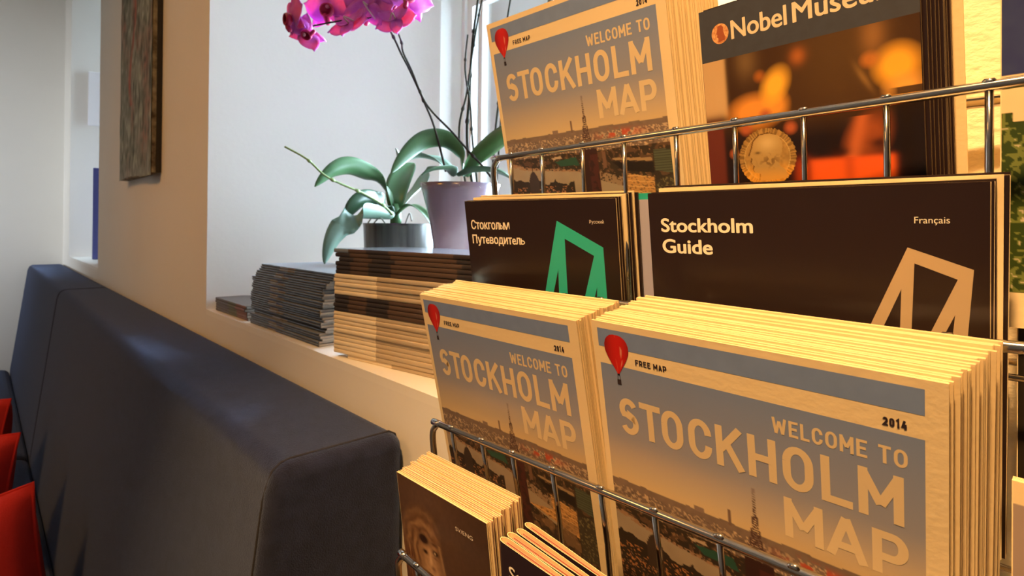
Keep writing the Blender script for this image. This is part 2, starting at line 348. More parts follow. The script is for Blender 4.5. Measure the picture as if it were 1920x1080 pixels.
# narrow grotesque capitals: centre lines in a unit cell (x right 0..1, y down 0..1)
def glyph(ch, w_):                    # w_ = stroke half width relative to cell width and height
    hx, hy = w_
    L, Rr, T, B = hx, 1-hx, hy, 1-hy; M_ = .5
    rx = (Rr-L)/2; ry = min(.30, rx*1.0*.8); cx = .5
    def O(): return [arc(cx, T+ry, rx, ry, 180, 0, 12)+arc(cx, B-ry, rx, ry, 0, -180, 12)+[(L, T+ry)]]
    g = {
     'O': O, '0': O,
     'C': lambda: [[(Rr, T+ry*1.0)]+arc(cx, T+ry, rx, ry, 20, 180, 12)+arc(cx, B-ry, rx, ry, 180, 340, 12)+[(Rr, B-ry)]],
     'S': lambda: [arc(cx, T+.23, rx, .23-0*hy, 25, 270, 14)[:-3]+[(cx-.15, .45), (cx+.15, .53)]+arc(cx, B-.235, rx, .235, 70, -155, 14)],
     'T': lambda: [[(0, T), (1, T)], [(.5, T), (.5, 1)]],
     'K': lambda: [[(L, 0), (L, 1)], [(1-hx*.9, 0), (L, .62)], [(.40, .40), (1-hx*.7, 1)]],
     'H': lambda: [[(L, 0), (L, 1)], [(Rr, 0), (Rr, 1)], [(L, .5), (Rr, .5)]],
     'L': lambda: [[(L, 0), (L, B), (1, B)]],
     'M': lambda: [[(L, 1), (L, 0)], [(L, hy*.9), (.5, .69)], [(.5, .69), (Rr, hy*.9)], [(Rr, 0), (Rr, 1)]],
     'A': lambda: [[(hx*.8, 1), (.5, hy*.3)], [(.5, hy*.3), (1-hx*.8, 1)], [(.2, .70), (.8, .70)]],
     'P': lambda: [[(L, 1), (L, 0)], [(L, T), (.55, T)]+arc(.58, T+.25, Rr-.58, .25, 90, -90, 12)+[(L, T+.5)]],
     'R': lambda: [[(L, 1), (L, 0)], [(L, T), (.55, T)]+arc(.58, T+.24, Rr-.58, .24, 90, -90, 12)+[(L, T+.48)], [(.5, .55), (1-hx*.7, 1)]],
     'W': lambda: [[(hx*.9, 0), (.27, 1-hy*.2)], [(.27, 1-hy*.2), (.5, .2)], [(.5, .2), (.73, 1-hy*.2)], [(.73, 1-hy*.2), (1-hx*.9, 0)]],
     'E': lambda: [[(1, T), (L, T), (L, B), (1, B)], [(L, .48), (.88, .48)]],
     'F': lambda: [[(1, T), (L, T), (L, 1)], [(L, .5), (.88, .5)]],
     '2': lambda: [arc(cx, T+.26, rx, .26, 165, -25, 12)+[(L, B), (1, B)]],
     '1': lambda: [[(.15, .25), (.6, .02), (.6, 1)]],
     '4': lambda: [[(.62, 0), (L, .72), (1, .72)], [(.75, .4), (.75, 1)]],
    }
    return g[ch]()
def ribbon(mb, pts, hw, z):
    P = [Vector((x, -y)) for x, y in pts]; n = len(P); L_ = []; R_ = []
    for i in range(n):
        d0 = (P[i]-P[i-1]).normalized() if i else (P[1]-P[0]).normalized()
        d1 = (P[i+1]-P[i]).normalized() if i < n-1 else d0
        t = (d0+d1); t = t.normalized() if t.length > .2 else d1
        nn = Vector((-t.y, t.x)); c = max(.45, nn.dot(Vector((-d1.y, d1.x)))); o = nn*(hw/c)
        L_.append(P[i]+o); R_.append(P[i]-o)
    mb.add([(p.x, p.y, z) for p in L_]+[(p.x, p.y, z) for p in R_], [(i, n+i, n+i+1, i+1) for i in range(n-1)])
def word(mb, cells, y0, y1, hw, z):
    for ch, x0, x1 in cells:
        ww, hh = x1-x0, y1-y0
        for kk, pl in enumerate(glyph(ch, (hw/ww, hw/hh))): ribbon(mb, [(x0+a*ww, y0+b*hh) for a, b in pl], hw, z+kk*.000012)
def spaced(text, x0, x1, gap=.25, space=.5):
    wd = {'W': 1.45, 'M': 1.2, '1': .75, 'O': 1.05, 'E': .9, 'F': .9, 'L': .85}; u = []
    tot = sum((space if c == ' ' else wd.get(c, 1)) for c in text)+gap*(len(text)-1); k = (x1-x0)/tot; x = x0
    for c in text:
        a = (space if c == ' ' else wd.get(c, 1))*k
        if c != ' ': u.append((c, x, x+a))
        x += a+gap*k
    return u
def font_mesh(text, x0, x1, ytop, ybase, mt, bold=.0, z=.00006, cap='H', name='lettering', space=1.0):
    c = bpy.data.curves.new('f', 'FONT'); c.body = text; c.space_character = space; c.resolution_u = 6
    c2 = bpy.data.curves.new('f2', 'FONT'); c2.body = cap
    o = bpy.data.objects.new('f', c); o2 = bpy.data.objects.new('f2', c2); COL.objects.link(o); COL.objects.link(o2)
    dg = bpy.context.evaluated_depsgraph_get(); me = bpy.data.meshes.new_from_object(o.evaluated_get(dg)); mr = bpy.data.meshes.new_from_object(o2.evaluated_get(dg))
    A = np.array([v.co[:] for v in me.vertices]); H = max(v.co.y for v in mr.vertices)
    ax, bx = A[:, 0].min(), A[:, 0].max(); hh = H
    for v in me.vertices: v.co = ((v.co.x-ax)/(bx-ax)*(x1-x0)+x0, -ybase+v.co.y/hh*(ybase-ytop), z)
    if bold:
        n = len(me.vertices); V = [v.co.copy() for v in me.vertices]; P_ = [list(p.vertices) for p in me.polygons]; b = bold*(ybase-ytop); vs = []; fs = []
        for k, (ox, oy) in enumerate(((0, 0), (b, 0), (-b, 0), (0, b*.7), (0, -b*.7), (b*.7, b*.5), (-b*.7, -b*.5), (b*.7, -b*.5), (-b*.7, b*.5))):
            vs += [(p.x+ox, p.y+oy, p.z+k*.000004) for p in V]; fs += [[i+k*n for i in f] for f in P_]
        bpy.data.meshes.remove(me); me = bpy.data.meshes.new(name); me.from_pydata(vs, [], fs)
    me.materials.clear(); me.materials.append(mt); me.name = name
    bpy.data.objects.remove(o); bpy.data.objects.remove(o2); bpy.data.meshes.remove(mr); return me
def frame(pose, k=1.0):
    x, y, z, yaw, lean, rl = pose; yaw, lean, rl = radians(yaw), radians(lean), radians(rl)
    d = Vector((cos(yaw), -sin(yaw), 0)); n = Vector((-sin(yaw), -cos(yaw), 0)); dn = -(Vector((0, 0, cos(lean)))-n*sin(lean))
    u = d*cos(rl)+dn*sin(rl); v = dn*cos(rl)-d*sin(rl); nn = u.cross(-v); O = Vector((x, y, z))*k+Vector((0, 0, CAMH))
    return Matrix(((u.x, -v.x, nn.x, O.x), (u.y, -v.y, nn.y, O.y), (u.z, -v.z, nn.z, O.z), (0, 0, 0, 1)))
def leaves(mb, x0, x1, y0, y1, th, n, mi_cover=0, mi_leaf=1, bow=0, front=0.0):
    """a folded leaflet: n thin leaves between front z=0 and back z=-th (print coordinates, y down)"""
    p = th/n; seg = 5 if bow else 1
    for i in range(n):
        za = front-i*p; zb = za-p*.62; vs = []; m_ = seg+1
        ys = [y0+(y1-y0)*k/seg for k in range(m_)]
        jit = random.uniform(-.0003, .0003) if 0 < i < n-1 else 0
        for z_ in (za, zb):
            for k, y in enumerate(ys):
                for x in (x0, x1+jit): vs.append((x, -y-(abs(jit) if k == 0 else 0), z_))
        fs = []
        for k in range(seg):
            a = 2*k; b = 2*m_+a
            fs += [(a, a+2, a+3, a+1), (b, b+1, b+3, b+2), (a, b, b+2, a+2), (a+1, a+3, b+3, b+1)]
        fs += [(0, 1, 2*m_+1, 2*m_), (2*seg, 4*m_-2, 4*m_-1, 2*seg+1)]
        mb.add(vs, fs, mi_cover if i in (0, n-1) else mi_leaf)
    mb.box(x0, x0+.0004, -y1, -y0-.0005, -th*.98, front-.0001, mi_cover)   # spine fold
    return mb
def thing_at(name, F, base, label, cat, group, scale=1):
    e = bpy.data.objects.new(name, None); COL.objects.link(e)
    e.matrix_world = F @ Matrix.Translation((base[0], -base[1], 0)) @ Matrix.Scale(scale, 4); tag(e, label, cat, group); return e
def child(nm, me, e, base):
    me = me.copy() if me.users else me
    me.transform(Matrix.Translation((-base[0], base[1], 0))); return link(nm, me, e)
def stack(name, F, n, th, proto, base, labelf, cat, group, dx=0, dy=0, jx=.0008, jy=.0008, jr=.2, start=1, scale=1, gap=.00005, z0=0.0, rotz=0):
    """copies of one leaflet mesh behind the front one, each an object of its own"""
    for i in range(start, n):
        o = bpy.data.objects.new(name, proto); COL.objects.link(o)
        o.matrix_world = F @ Matrix.Translation((base[0]+dx*i+random.uniform(-jx, jx), -base[1]-dy*i+random.uniform(-jy, jy), z0-i*(th+gap))) @ Matrix.Rotation(radians(random.uniform(-jr, jr)+rotz*i), 4, 'Z') @ Matrix.Scale(scale, 4)
        tag(o, labelf(i), cat, group)

# ------------------------------------------------------------------ city map leaflets
U = .138
def city(X, Y):
    u = X/U; v_ = Y/U; c = np.empty(X.shape+(3,)); t = np.clip((v_-.0)/.46, 0, 1)[..., None]
    top = np.array([.215, .29, .50]); mid = np.array([.33, .34, .42]); bot = np.array([.66, .50, .28])
    c[:] = np.where(t < .6, top+(mid-top)*(t/.6), mid+(bot-mid)*((t-.6)/.4))
    glow = np.exp(-((u-.25)/.5)**2)*np.clip((v_-.3)/.16, 0, 1); c = put(c, glow*.3, (.75, .6, .36))
    n = vnoise(u, v_, 60, 1); n2 = vnoise(u, v_, 170, 2); n3 = vnoise(u, v_, 22, 3)
    land = (v_ > .466+.008*n3).astype(float); c = put(c, land, (.26, .19, .15)); c = c*(1-land[..., None]*.25*n[..., None])
    sp = land*(v_ > .495)*(v_ < .62)*(n2 > .60)*(.4+.6*n3); c = put(c, sp, (.70, .52, .34)); c = put(c, land*(v_ > .495)*(n2 < .25)*.6, (.10, .07, .06))
    c = put(c, land*(n > .45)*np.exp(-((u-.745)/.10)**2-((v_-.512)/.018)**2)*1.2, (.55, .10, .05))
    low = (v_ > .575+.01*n3).astype(float)
    tree = np.array([.045, .032, .022]); c = put(c, low, tree); c = put(c, low*(n > .62)*.7, (.16, .09, .05)); c = put(c, low*(n2 > .8)*.6, (.42, .24, .12))
    river = inpoly(u, v_, [(-.1, .612), (.05, .615), (.12, .640), (.27, .657), (.48, .676), (.53, .69), (.53, .80), (.30, .80), (.20, .72), (.02, .70), (-.1, .70)])
    c = put(c, river, (.44, .35, .25)); c = c*(1-river[..., None]*.12*n3[..., None])
    river2 = inpoly(u, v_, [(.60, .725), (.70, .752), (.78, .775), (.86, .80), (.80, .86), (.60, .80)]); c = put(c, river2, (.42, .33, .23))
    bank = inpoly(u, v_, [(.0, .60), (.12, .63), (.27, .648), (.50, .668), (.50, .678), (.27, .660), (.10, .645), (0, .62)]); c = put(c, bank*(n2 > .4), (.40, .24, .14))
    bank2 = inpoly(u, v_, [(.59, .68), (.75, .72), (.80, .76), (.74, .765), (.60, .725)]); c = put(c, bank2*(n2 > .35), (.36, .25, .16))
    shore = ((v_ > .700+.03*n3-.02*n+(u-.1)*.06)*(u < .44)*(v_ < 1.3)); c = put(c, shore, (.040, .028, .02)); c = put(c, shore*(n2 > .72)*(v_ > .74), (.45, .20, .08)); c = put(c, shore*(n2 < .2)*(v_ > .78), (.25, .15, .1))
    c = put(c, ((np.abs(u-.165) < .035*np.sqrt(np.clip((v_-.655)/.05, 0, 1)))*(v_ < .80)), (.06, .04, .03)); c = put(c, (np.abs(u-.165) < .004)*(v_ > .635)*(v_ < .67), (.06, .04, .03))
    c = put(c, inpoly(u, v_, [(.33, .615), (.47, .60), (.49, .645), (.36, .64)]), (.03, .10, .07)); c = put(c, inpoly(u, v_, [(.31, .595), (.37, .588), (.38, .60), (.32, .606)]), (.55, .42, .28))
    c = put(c, inpoly(u, v_, [(.69, .625), (.90, .64), (.90, .655), (.69, .635)]), (.40, .27, .14)); c = put(c, inpoly(u, v_, [(.69, .645), (.91, .66), (.91, .71), (.74, .69)]), (.02, .014, .012))
    c = put(c, ((np.abs(u-.645) < .011)*(v_ > .592)*(v_ < .67)), (.20, .11, .07))
    b = inpoly(u, v_, [(.915, .605), (1.01, .61), (1.01, .72), (.915, .70)]); c = put(c, b, (.10, .12, .08)); c = put(c, b*((v_*90) % 1 < .35), (.05, .06, .04))
    st = inpoly(u, v_, [(.75, .70), (.90, .73), (.90, .86), (.60, .80), (.68, .79), (.76, .775)]); c = put(c, st, (.62, .33, .11)); c = put(c, st*(n2 > .65)*.7, (.12, .06, .03)); c = put(c, st*(np.abs((v_-u*.1)*40 % 1-.5) < .08), (.8, .5, .2))
    c = put(c, inpoly(u, v_, [(.905, .75), (1.01, .72), (1.01, .95), (.905, .95)]), (.06, .05, .035)); c = put(c, inpoly(u, v_, [(.905, .75), (1.01, .72), (1.01, .95), (.905, .95)])*(n2 > .7), (.2, .17, .08))
    tw = (np.abs(u-.553) < .0035+.032*np.clip((v_-.30)/.27, 0, 1)**2.2)*(v_ > .31)*(v_ < .58); lat = (((v_*110+np.sin(u*300)) % 1) < .62)|(np.abs(u-.553) > .75*(.0035+.032*np.clip((v_-.30)/.27, 0, 1)**2.2)); c = put(c, tw*lat*np.clip((v_-.29)/.08, .4, 1), (.09, .045, .04))
    c = put(c, (np.abs(u-.556) < .048)*(v_ > .572)*(v_ < 1.3), (.045, .018, .016)); c = put(c, (np.abs(u-.575) < .03)*(v_ > .60)*(n > .4)*.5, (.12, .03, .025))
    c = put(c, (np.abs(u-.4695) < .0042)*(v_ > .419)*(v_ < .478), (.20, .13, .10)); c = put(c, (np.abs(u-.36) < .018)*(v_ > .457)*(v_ < .475)*1.0, (.28, .2, .16)); c = put(c, (np.abs(u-.33) < .0015)*(v_ > .44)*(v_ < .47), (.3, .22, .18))
    far = (v_ > .80)*(v_ < 1.3); c = put(c, far*(u > .6)*(u < .9)*(n3 > .5)*.6, (.30, .18, .09))
    return c
def balloon(X, Y):
    u = X/U; v_ = Y/U; c = np.empty(X.shape+(3,)); c[:] = (.62, .012, .008); cx = .078
    k = (u-cx)/.052; c = c*(1-.55*np.clip(np.abs(k-.1), 0, 1)[..., None]**2)
    c = put(c, (np.abs(k-.35) < .03)*(v_ > -.08)*(v_ < .0)*.7, (.9, .45, .3)); c = put(c, (np.abs(k+.05) < .02)*.4, (.85, .2, .1)); return c
me_city = grid_mesh('cover_picture', 0, U, 0, 1.26*U, 190, 320, city, m_print)
MW = (-.024*U, 1.048*U, -.163*U, 1.35*U)       # paper x0,x1,y0,y1
mb = MB(); flat_poly(mb, [(0, -.137*U), (U, -.137*U), (U, -.066*U), (0, -.066*U)], .00004); me_band = mb.mesh('header_band', m_band)
mb = MB(); word(mb, [('S', .066, .144), ('T', .153, .238), ('O', .240, .322), ('C', .342, .425), ('K', .439, .530), ('H', .544, .630), ('O', .648, .734), ('L', .754, .834), ('M', .848, .954)], .122, .266, .0118, 0)
word(mb, [('M', .646, .7545), ('A', .763, .866), ('P', .8785, .963)], .2985, .432, .0118, 0)
word(mb, spaced('WELCOME TO', .623, .963, .22, .45), .043, .0945, .0042, 0)
mb.v = [(x*U, y*U, .00008+z) for x, y, z in mb.v]; me_title = mb.mesh('title_lettering', m_letter)
mb = MB(); word(mb, spaced('FREE MAP', .155, .279, .24, .35), -.0405, -.0185, .0021, 0); mb.v = [(x*U, y*U, .00008+z) for x, y, z in mb.v]; me_small = mb.mesh('free_map_lettering', m_ink)
mb = MB(); word(mb, spaced('2014', .909, .962, .22), -.0400, -.0155, .0027, 0)
mb.v = [(x*U, y*U, .00008+z) for x, y, z in mb.v]; me_year = mb.mesh('year_lettering', m_ink)
def balloon_mesh():
    n = 16; vs = []; rows = [(-.120, .010), (-.117, .024), (-.108, .038), (-.095, .047), (-.080, .0515), (-.065, .0520), (-.050, .049), (-.030, .040), (-.010, .0285), (.010, .016), (.025, .0065), (.033, .004)]
    for y, r in rows: vs += [((.078+r*(2*k/n-1))*U, -y*U, .00012) for k in range(n+1)]
    m_ = MB(); m_.add(vs, [(j*(n+1)+i, (j+1)*(n+1)+i, (j+1)*(n+1)+i+1, j*(n+1)+i+1) for j in range(len(rows)-1) for i in range(n)])
    me = m_.mesh('balloon', m_bal); A = np.array(vs); c = balloon(A[:, 0][None], -A[:, 1][None])[0]
    ca = me.color_attributes.new('Col', 'FLOAT_COLOR', 'POINT'); ca.data.foreach_set('color', np.concatenate([c, np.ones((len(vs), 1))], 1).astype('f').ravel()); return me
me_bal = balloon_mesh()
mb = MB()
for q in ([(.070, .052), (.086, .052), (.087, .073), (.070, .073)], [(.073, .033), (.075, .033), (.074, .053), (.072, .053)], [(.081, .033), (.083, .033), (.085, .053), (.083, .053)], [(.073, .030), (.083, .030), (.083, .036), (.073, .036)]):
    flat_poly(mb, [(a*U, b*U) for a, b in q], .00013)
me_basket = mb.mesh('balloon_basket', m_ink)
TH = .00125
mb = MB(); leaves(mb, *MW[:2], *MW[2:], TH, 3); MBASE = ((MW[0]+MW[1])/2, MW[3])
me_map = mb.mesh('folded_sheet', [m_paper, m_edge]); me_mapc = me_map.copy(); me_mapc.transform(Matrix.Translation((-MBASE[0], MBASE[1], 0)))
def base_shift(me, b): me.transform(Matrix.Translation((-b[0], b[1], 0))); return me
for me in (me_city, me_band, me_title, me_small, me_year, me_bal, me_basket): base_shift(me, MBASE)
POSES = {'tl': ((-.111*.138, 3.09*.138, .941*.138, 45.15, -12.64, -.4), 1.07), 'll': ((-.442*.138, 2.992*.138, -.518*.138, 46.51, -12.73, .25), 1.0), 'lr': ((.34*.138, 2.129*.138, -.503*.138, 45.54, -12.28, 1.17), 1.0)}
WHERE = {'tl': 'top-row', 'll': 'lower left', 'lr': 'lower right'}
for key, n, dx, dy in (('tl', 26, .00062, -.00004), ('ll', 26, .0002, -.00007), ('lr', 28, .0004, -.00014)):
    pose, k = POSES[key]; F = frame(pose, k); g = '%s stack of folded city maps in the wire rack' % WHERE[key]
    e = thing_at('folded_map', F, (MBASE[0]*k, MBASE[1]*k), 'front city map of the %s stack, blue cover with red balloon' % WHERE[key], 'map', g, k)
    link('folded_sheet', me_mapc, e); link('cover_picture', me_city, e); link('header_band', me_band, e); link('title_lettering', me_title, e)
    link('free_map_lettering', me_small, e); link('year_lettering', me_year, e); b = link('balloon', me_bal, e); link('balloon_basket', me_basket, b)
    stack('folded_map', F, n, TH*k, me_mapc, (MBASE[0]*k, MBASE[1]*k), lambda i: 'folded city map, %s from the front in the %s map stack' % (ORD[i], WHERE[key]), 'map', g, dx, dy, scale=k, jr=.12)

# ------------------------------------------------------------------ dark guides
mm = .001
def guide(key, pose, k, wdt, title, lang, symbol, m_sym, n, th, dx, dy, wher, slide):
    F = frame(pose, k); H = .165; base = (wdt/2, H); b_ = (base[0]*k, base[1]*k); g = 'dark guides in the %s pocket' % wher
    e = thing_at('guide_booklet', F, b_, 'front dark brown guide booklet in the %s pocket, %s outlined arch' % (wher, 'teal' if key == 'ru' else 'tan'), 'booklet', g, k)
    m_ = MB(); leaves(m_, 0, wdt, 0, H, th, 4); me = m_.mesh('cover', [m_cover, m_edge]); base_shift(me, base); link('cover', me, e)
    m_ = MB(); flat_poly(m_, [(x*mm, y*mm) for x, y in symbol], .00005); me = m_.mesh('arch_symbol', m_sym); base_shift(me, base); link('arch_symbol', me, e)
    for tx, x0, x1, yt, yb, bold in title:
        if tx == '#':       # soft sign
            m_ = MB(); hw = .42; ribbon(m_, [((x0+hw)*mm, yt*mm), ((x0+hw)*mm, yb*mm)], hw*mm, .00006); ribbon(m_, [((x0+hw)*mm, (yt+yb-1)/2*mm)]+[(a*mm, b*mm) for a, b in arc(x0+1.5, (yt+yb-1)/2+(yb-.4-(yt+yb-1)/2)/2, x1-hw-x0-1.5, (yb-.4-(yt+yb-1)/2)/2, 90, -90, 8)]+[((x0+hw)*mm, (yb-.4)*mm)], hw*.9*mm, .00007)
            me = m_.mesh('title_lettering', m_white); base_shift(me, base); link('title_lettering', me, e); continue
        me = font_mesh(tx, x0*mm, x1*mm, yt*mm, yb*mm, m_white, bold); base_shift(me, base); link('title_lettering', me, e)
    tx, x0, x1, yt, yb = lang; me = font_mesh(tx, x0*mm, x1*mm, yt*mm, yb*mm, m_white, .0); base_shift(me, base); link('language_lettering', me, e)
    for j in range(1, n):
        m_ = MB(); ww = wdt-slide*0; leaves(m_, 0, ww, 0, H, th, 4); me = m_.mesh('guide_booklet', [m_cover if j % 3 else m_edge, m_edge]); base_shift(me, base)
        stack('guide_booklet', F, j+1, th*k, me, b_, lambda i: 'dark guide booklet, %s from the front in the %s pocket' % (ORD[i], wher), 'booklet', g, dx, dy, scale=k, start=j, jr=.25)
SYM2 = [(123.2, 27.2), (145.5, 35.8), (143.5, 64), (143.5, 90), (138.3, 90), (138.6, 64), (139.4, 55.3), (135.9, 64), (130.9, 76), (126, 76), (131.2, 63.6), (140.3, 40.2), (125.6, 34.1), (124.3, 64), (123.6, 90), (119.4, 90), (120.1, 63.7), (120.8, 45.8), (113.9, 63.6), (109, 76), (104, 76), (108.8, 63.6)]
guide('fr', (.0777, .3247, .0202, 42.73, -8.41, 0), 1.0, .1505, [('Stockholm', 7.6, 58, 14.6, 21.9, .045), ('Guide', 7.8, 36.5, 26.4, 33.9, .045)], ('Français', 125.7, 137.8, 13.9, 16.7), SYM2, m_tan, 6, .0020, .0012, -.0005, 'middle right', .0)
SYM1 = [(82.6, 15.2), (117.4, 33.5), (117.9, 69), (118, 90), (110.3, 90), (110.3, 69.4), (110.8, 61.5), (108.5, 69), (103, 85), (96, 85), (100.9, 69.2), (110.1, 39.5), (88, 28), (87.1, 69), (87, 90), (80, 90), (80, 69), (80.9, 50.3), (75.4, 68.5), (71, 85), (64, 85), (68.3, 68.7)]
guide('ru', (-.0377, .4449, .0199, 34.84, -9.89, 0), .96, .1285, [('Стокгол', 4.7, 31.9, 15.4, 22.0, .03), ('м', 35.6, 41.1, 15.4, 22.0, .03), ('Путeводитeл', 4.8, 49.9, 26.9, 33.3, .03), ('#', 32.4, 35.0, 17.2, 22.0, 0), ('#', 50.5, 54.1, 28.6, 33.3, 0)], ('Русский', 108.3, 118.9, 14.8, 17.0), SYM1, m_teal, 8, .0017, .0014, -.0004, 'middle left', .0)
# teal and lavender edged leaflets behind the left guides
Fg = frame((-.0377, .4449, .0199, 34.84, -9.89, 0), .96)
for nm_, lb, mt, off, dz, dyy in (('leaflet', 'thin teal leaflet standing behind the left dark guides', m_teal, .0185, -.0150, .001), ('leaflet', 'pale lavender leaflet behind the left dark guides', mat('lavender_paper', (.45, .45, .62), .6), .0145, -.0138, -.003)):
    m_ = MB(); leaves(m_, -.0642, .0642, -.158-dyy, 0, .0008, 2, 0, 0); e = link(nm_, m_.mesh(nm_, mt), None, Fg @ Matrix.Translation((.0617+off, -.158, dz))); tag(e, lb, 'leaflet')

# ------------------------------------------------------------------ museum leaflets
def museum(X, Y):
    x = X*1000; y = Y*1000; c = np.empty(X.shape+(3,)); n = vnoise(x, y, .35, 11); n2 = vnoise(x, y, .9, 12); n3 = vnoise(x, y, .12, 13)
    c[:] = (.050, .022, .008); c = put(c, np.exp(-((x-70)/26)**2-((y-8)/30)**2)*.6, (.13, .07, .02)); c = put(c, np.clip((y-34)/14, 0, 1), (.016, .008, .008))
    s = lambda m, k=1.2: 1/(1+np.exp(-m*k))
    c = put(c, s(12.2-x, 2)*s(31-y, .9), (.60, .40, .20)); c = put(c, np.exp(-((x-24)/6)**2-((y-4)/9)**2)*.35, (.4, .25, .1))
    c = put(c, s(9-x, 2)*s(y-33, .6), (.14, .03, .02))
    c = put(c, np.exp(-((x-50.8)/3.6)**2-((y-7)/4)**2)*.7, (.55, .16, .03))
    # hands holding the medal
    c = put(c, np.clip(1.7-np.hypot((x-27)/13, (y-31)/8.5)*1.25, 0, 1), (.80, .32, .05)); c = put(c, np.clip(1.5-np.hypot((x-39)/6, (y-29)/7)*1.1, 0, 1)*.8, (.85, .36, .05))
    c = put(c, np.clip(1.5-np.hypot((x-39-(y-18)*-.25)/7.5, (y-19)/9.5)*1.25, 0, 1), (1.0, .52, .05)); c = put(c, np.clip(1.3-np.hypot((x-31)/4, (y-13)/4)*1.3, 0, 1)*.6, (.6, .18, .02))
    c = put(c, np.clip(1.6-np.hypot((x-93)/9.5, (y-20)/9.5)*1.3, 0, 1), (1.0, .48, .04)); c = put(c, np.clip(1.3-np.hypot((x-96)/9, (y-30)/7)*1.1, 0, 1), (.85, .42, .08))
    c = put(c, np.clip(1.5-np.hypot((x-82.5)/4.2, (y-15.5)/3.8)*1.2, 0, 1)*.8, (.60, .20, .03)); c = put(c, np.exp(-((x-84)/5)**2-((y-5)/9)**2)*.6, (.42, .20, .06)); c = put(c, np.exp(-((x-79-(y-22)*.5)/1.6)**2-((y-23)/6)**2)*.5, (.4, .22, .06))
    # face in the background
    c = put(c, np.clip(1.5-np.hypot((x-80-(y-52)*-.3)/10, (y-50)/11)*1.2, 0, 1)*.9, (.36, .085, .02)); c = put(c, np.exp(-((x-76.5+(y-48)*.25)/3.2)**2)*(y > 40)*(y < 60), (.55, .14, .04))
    c = put(c, np.exp(-((x-85)/4.2)**2-((y-53.5)/2.6)**2)*.9, (.05, .012, .006)); c = put(c, np.exp(-((x-68)/4)**2-((y-56)/2)**2)*.9, (.035, .01, .006)); c = put(c, np.clip((x-89)/4, 0, 1)*(y > 30)*.9, (.013, .007, .006))
    c = put(c, s(x-54, 1.5)*s(91-x, 1.5)*s(y-58.8, 1.8), (.88, .13, .018)); c = put(c, np.exp(-((x-72)/2.5)**2)*(y > 59)*.45, (.4, .05, .01)); c = put(c, s(x-47, 1)*s(54-x, 1)*s(y-58, .8)*.8, (.5, .06, .01))
    # fingers round the medal
    for fx, fy, r in ((22, 39.5, 3.8), (45.5, 41.5, 3.6), (14.3, 52, 3), (33, 33.5, 3.8)): c = put(c, np.clip(1.4-np.hypot((x-fx)/r, (y-fy)/r)*1.2, 0, 1), (.45, .11, .04))
    # medal
    cx, cy, r = 32.3, 55.5, 15.3; rr = np.hypot(x-cx, y-cy)/r; a = np.arctan2(y-cy, x-cx); inside = (rr < 1+.012*np.sin(a*40)).astype(float)
    gold = np.empty(c.shape); gold[:] = (.40, .24, .07); gold = put(gold, np.clip((y-cy-2.5)/5, 0, 1), (.72, .36, .06)); gold *= (.8+.45*n2[..., None])
    c = c*(1-inside[..., None])+gold*inside[..., None]
    c = put(c, inside*(rr > .80)*(np.sin(a*44+3*np.sin(a*9)) > .1)*.55, (.10, .05, .015)); c = put(c, inside*(np.abs(rr-.80) < .015)*.5, (.75, .55, .22))
    head = inpoly(x, y, [(25.5, 46.5), (29, 43.6), (34, 43), (38.5, 44.5), (41, 48.5), (40.5, 53), (39, 57), (38.8, 60), (42, 63), (43, 67), (28, 68), (28.5, 64), (25.5, 63.2), (24.6, 61.5), (25.4, 59.8), (23.7, 57.8), (24.4, 55.6), (22.7, 54.3), (24.3, 50.5)])
    c = put(c, inside*head, (.47, .31, .11)); c = put(c, inside*head*np.exp(-((x-33)/5)**2-((y-48)/4)**2)*.6, (.80, .62, .30))
    hd2 = inpoly(x+.55, y+.45, [(25.5, 46.5), (29, 43.6), (34, 43), (38.5, 44.5), (41, 48.5), (40.5, 53), (39, 57), (38.8, 60), (42, 63), (43, 67), (28, 68), (28.5, 64), (25.5, 63.2), (24.6, 61.5), (25.4, 59.8), (23.7, 57.8), (24.4, 55.6), (22.7, 54.3), (24.3, 50.5)])
    c = put(c, inside*np.clip(hd2-head, 0, 1)*.95, (.13, .06, .015)); c = put(c, inside*head*(n2 > .55)*np.exp(-((x-34)/5)**2-((y-57.5)/3)**2)*.8, (.16, .08, .02)); c = put(c, inside*np.exp(-((x-27.5)/1.5)**2-((y-52.8)/.7)**2)*.9, (.10, .05, .01))
    c = put(c, inside*np.clip((y-60)/6, 0, 1)*.55, (.85, .40, .05))
    return c
KN = 1.065; FN = frame((.1074, .3188, .0934, 50.70, -8.96, 0), KN); NB = (.050, .160); nb_ = (NB[0]*KN, NB[1]*KN); NX = (-.0012, .1022)
e = thing_at('museum_leaflet', FN, nb_, 'front museum leaflet with slate header, gold medal and orange lights on the cover', 'leaflet', 'museum leaflets in the top row', KN)
m_ = MB(); leaves(m_, NX[0], NX[1], -.0282, .160, .0022, 4); me = m_.mesh('folded_sheet', [m_cover, mat('dark_pages', (.10, .065, .035), .6)]); base_shift(me, NB); me_nobel = me; link('folded_sheet', me, e)
me = grid_mesh('cover_picture', NX[0]+.0002, NX[1]-.0002, 0, .085, 300, 250, museum, m_gloss); base_shift(me, NB); link('cover_picture', me, e)
m_ = MB(); flat_poly(m_, [(NX[0], -.0282), (NX[1], -.0282), (NX[1], 0), (NX[0], 0)], .00004); me = m_.mesh('header_band', m_slate); base_shift(me, NB); link('header_band', me, e)
for tx, x0, x1 in (('Nobel', 17.4, 46.6), ('Museum', 49.8, 95.5)):
    me = font_mesh(tx, x0*mm, x1*mm, -18.9*mm, -9.5*mm, mat('printed_beige', (.80, .68, .48), .5), .03, .00008); base_shift(me, NB); link('title_lettering', me, e)
m_ = MB(); m_.add([(10.8*mm+5.0*mm*cos(a), 13.9*mm+5.4*mm*sin(a), .00009) for a in np.linspace(0, 2*pi, 29)[:-1]], [tuple(range(28))])
